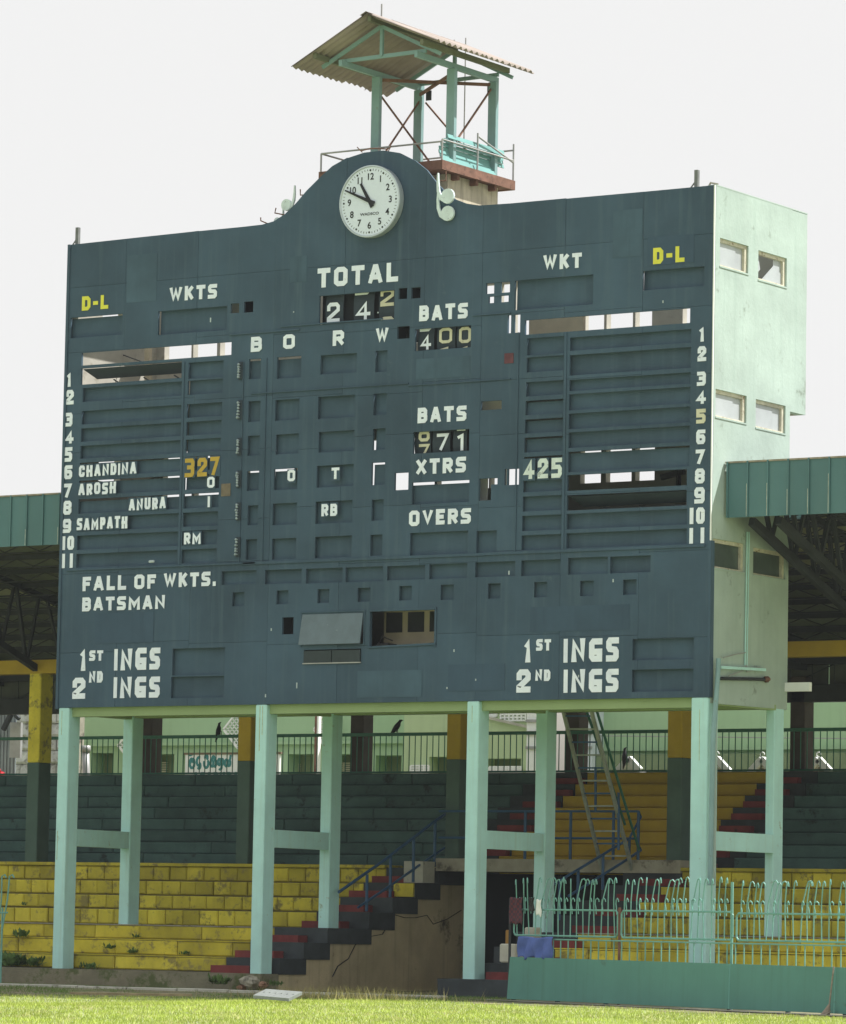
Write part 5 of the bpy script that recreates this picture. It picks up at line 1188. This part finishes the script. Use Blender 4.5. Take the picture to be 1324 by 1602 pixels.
# letters as curls in a 1 x 1 cell: lists of polylines
SI = {
 'pra': [arc(.5, .42, .4, 100, 440), arc(.42, .6, .16, -60, 260), arc(.3, .98, .14, 180, 20)],
 'da': [arc(.45, .55, .34, 60, 330), arc(.5, .2, .22, 90, -150)],
 'ra': [arc(.5, .4, .36, 150, 400), arc(.5, .85, .2, -60, 200)],
 'sa': [arc(.28, .4, .26, 60, 400), arc(.72, .4, .26, 120, 480), arc(.5, .75, .2, 200, -20)],
 'ta': [arc(.3, .5, .24, 30, 400), arc(.72, .5, .24, 150, 500), arc(.5, .1, .2, 30, -140)],
 'sh': [arc(.3, .42, .26, 60, 420), arc(.72, .42, .24, 100, 460), [(.9, .7), (1.0, 1.05)]],
 'la': [arc(.4, .5, .34, 60, 400), arc(.5, .05, .3, 200, -20)],
}
seq = ['pra', 'da', 'ra', 'sa', 'ta', 'sh', None, 'sa', 'la', 'ra', 'sa', 'da']
cw = (b[0]-a[0]-.2)/len(seq)*.98; hh = (a[1]-fx(290, 1202, SY)[1])*.92
for k, ky in enumerate(seq):
    if ky is None: continue
    x0 = a[0]+.12+k*cw; z0 = a[1]-hh-.03; m = MB()
    for j, pl in enumerate(SI[ky]): stroke(m, [(x0+px*cw*.86, z0+pz*hh) for px, pz in pl], .062, False, SY-.006-.0008*j, SY-.001, hh)
    m.build('letter', inkteal, SG, label='curled Sinhala letter')
x0 = a[0]+.25; m = MB()
for c, dx, w in layout('ASARUBA SATE', (b[0]-a[0])*.8, .3):
    if c != ' ': glyph(m, c, x0+dx, a[1]-hh-.36, w, .24, .06, SY-.006, .004)
m.build('lettering', inkteal, SG, label='line of Latin capitals mostly hidden by the terrace')
# diamond lattices on the green wall
def lattice(u, v, hw, hh_, y, label):
    x, z = fx(u, v, y); m = MB(); w_ = fx(u+hw, v, y)[0]-x; h_ = z-fx(u, v+hh_, y)[1]
    cr = [(x-w_, z), (x, z+h_), (x+w_, z), (x, z-h_)]
    r = empty('lattice_screen', (x, y, z-h_), label, 'lattice', 'white diamond lattices on the green building')
    for k in range(4): MB().beam((cr[k][0], y, cr[k][1]), (cr[(k+1) % 4][0], y, cr[(k+1) % 4][1]), .05, .05, up=(0, 1, 0)).build('frame_bar', bwhite2, r)
    for k in range(1, 7):
        t = k/7
        for (p0, p1, p2, p3) in ((cr[0], cr[1], cr[3], cr[2]), (cr[1], cr[2], cr[0], cr[3])):
            m.beam((p0[0]+(p1[0]-p0[0])*t, y+.01, p0[1]+(p1[1]-p0[1])*t), (p2[0]+(p3[0]-p2[0])*t, y+.01, p2[1]+(p3[1]-p2[1])*t), .02, .03, up=(0, 1, 0))
    m.build('lattice', bwhite2, r)
lattice(373, 1141, 23, 30, BY-.2, 'white diamond lattice behind the yellow column near the crow')
lattice(207, 1166, 22, 28, BY-.2, 'white diamond lattice mostly behind the rear left mint column')
lattice(508, 1141, 16, 26, BY-.2, 'white diamond lattice behind the second mint column pair')
m = MB(); p = bp(497, 1100, 1, 18.5); m.box(p.x-.07, 18.5, GZ, p.x, 18.6, 7); o = m.build('old_pole', rust); tag(o, 'rust-brown pole with a white edge behind the railing left of the second rear column', 'pole')
MB().box(p.x+.002, 18.49, GZ, p.x+.05, 18.6, 7).build('white_edge', bwhite2, o)
m = MB(); p = bp(134, 1170, 1, 15); m.tube([(p.x+.25, 15, GZ), (p.x+.05, 15, 4.3), (p.x, 15, 4.95)], .09, 8); m.tube([(p.x, 15, 4.9), (p.x+.0, 15, 5.05)], .12, 8); o = m.build('leaning_pipe', grey_m, smooth=True); tag(o, 'grey capped pipe leaning behind the railing between the left columns', 'pipe')
# gabled white kiosks
def gable(u, v, hw, y, label, lat=True):
    x, z = fx(u, v, y); w_ = fx(u+hw, v, y)[0]-x; h_ = w_*.95
    r = empty('gabled_kiosk', (x, y, GZ), label, 'kiosk', 'white gabled kiosks beyond the stand')
    MB().box(x-w_*.92, y+.1, GZ, x+w_*.92, y+1.2, z-h_-.02).build('body', bwhite2, r)
    for s_ in (-1, 1): MB().beam((x, y, z), (x+s_*w_, y, z-h_), .14, .11, up=(0, 1, 0)).build('gable_edge', bwhite2, r)
    if lat:
        MB().prism([(x-w_*.9, z-h_), (x+w_*.9, z-h_), (x, z-.06)], XZ, y+.05, y+.08).build('gable_panel', inner2, r)
        m = MB()
        for k in range(-2, 3):
            for j in range(4):
                cx_, cz_ = x+(k+(j % 2)*.5)*w_*.36, z-h_+.08+j*w_*.2
                if abs(cx_-x) < (z-.12-cz_)/.95: m.tube([(cx_+.045*math.cos(t*.785), y+.02, cz_+.045*math.sin(t*.785)) for t in range(9)], .012, 4)
        m.build('lattice', bwhite2, r)
        MB().tube([(x+.05*math.cos(t*.7), y, z+.1+.05*math.sin(t*.7)) for t in range(8)], .012, 5).build('finial', bwhite2, r)
        MB().box(x-.012, y-.012, z-.03, x+.012, y+.012, z+.06).build('finial', bwhite2, r)
    else:
        MB().prism([(x-w_*.9, z-h_-.3), (x+w_*.9, z-h_-.3), (x+w_*.9, z-h_), (x, z-.05), (x-w_*.9, z-h_)], XZ, y+.03, y+.08).build('gable_panel', bwhite2, r)
gable(984.5, 1187, 17, 14, 'plain white gabled kiosk with a crow on top, left of the yellow column', False)
gable(1122, 1187, 20, 14, 'lattice gabled kiosk half hidden behind the right front mint column')
gable(1193, 1188, 20, 14, 'lattice gabled kiosk just left of the rear right mint column')
gable(1281, 1188, 19, 14, 'lattice gabled kiosk at the far right beyond the dark column')
p = bp(984, 1188, 1, 14)
crow(984, 13.9, 1, 'crow perched on the plain white gable beyond the railing', .9, .9, zf=p.z-.03)
# thin volume added to veil the dark tones, standing in for lens flare

hz = bpy.data.materials.new('thin_haze'); hz.use_nodes = True; hn = hz.node_tree; hn.nodes.clear()
pv = hn.nodes.new('ShaderNodeVolumePrincipled'); pv.inputs['Density'].default_value = .00021; pv.inputs['Color'].default_value = (.9, .95, 1, 1); pv.inputs['Anisotropy'].default_value = .3
ho = hn.nodes.new('ShaderNodeOutputMaterial'); hn.links.new(pv.outputs[0], ho.inputs['Volume'])
o = MB().box(-60, -90, -1.6, 75, 60, 24).build('haze', hz); o['kind'] = 'stuff'
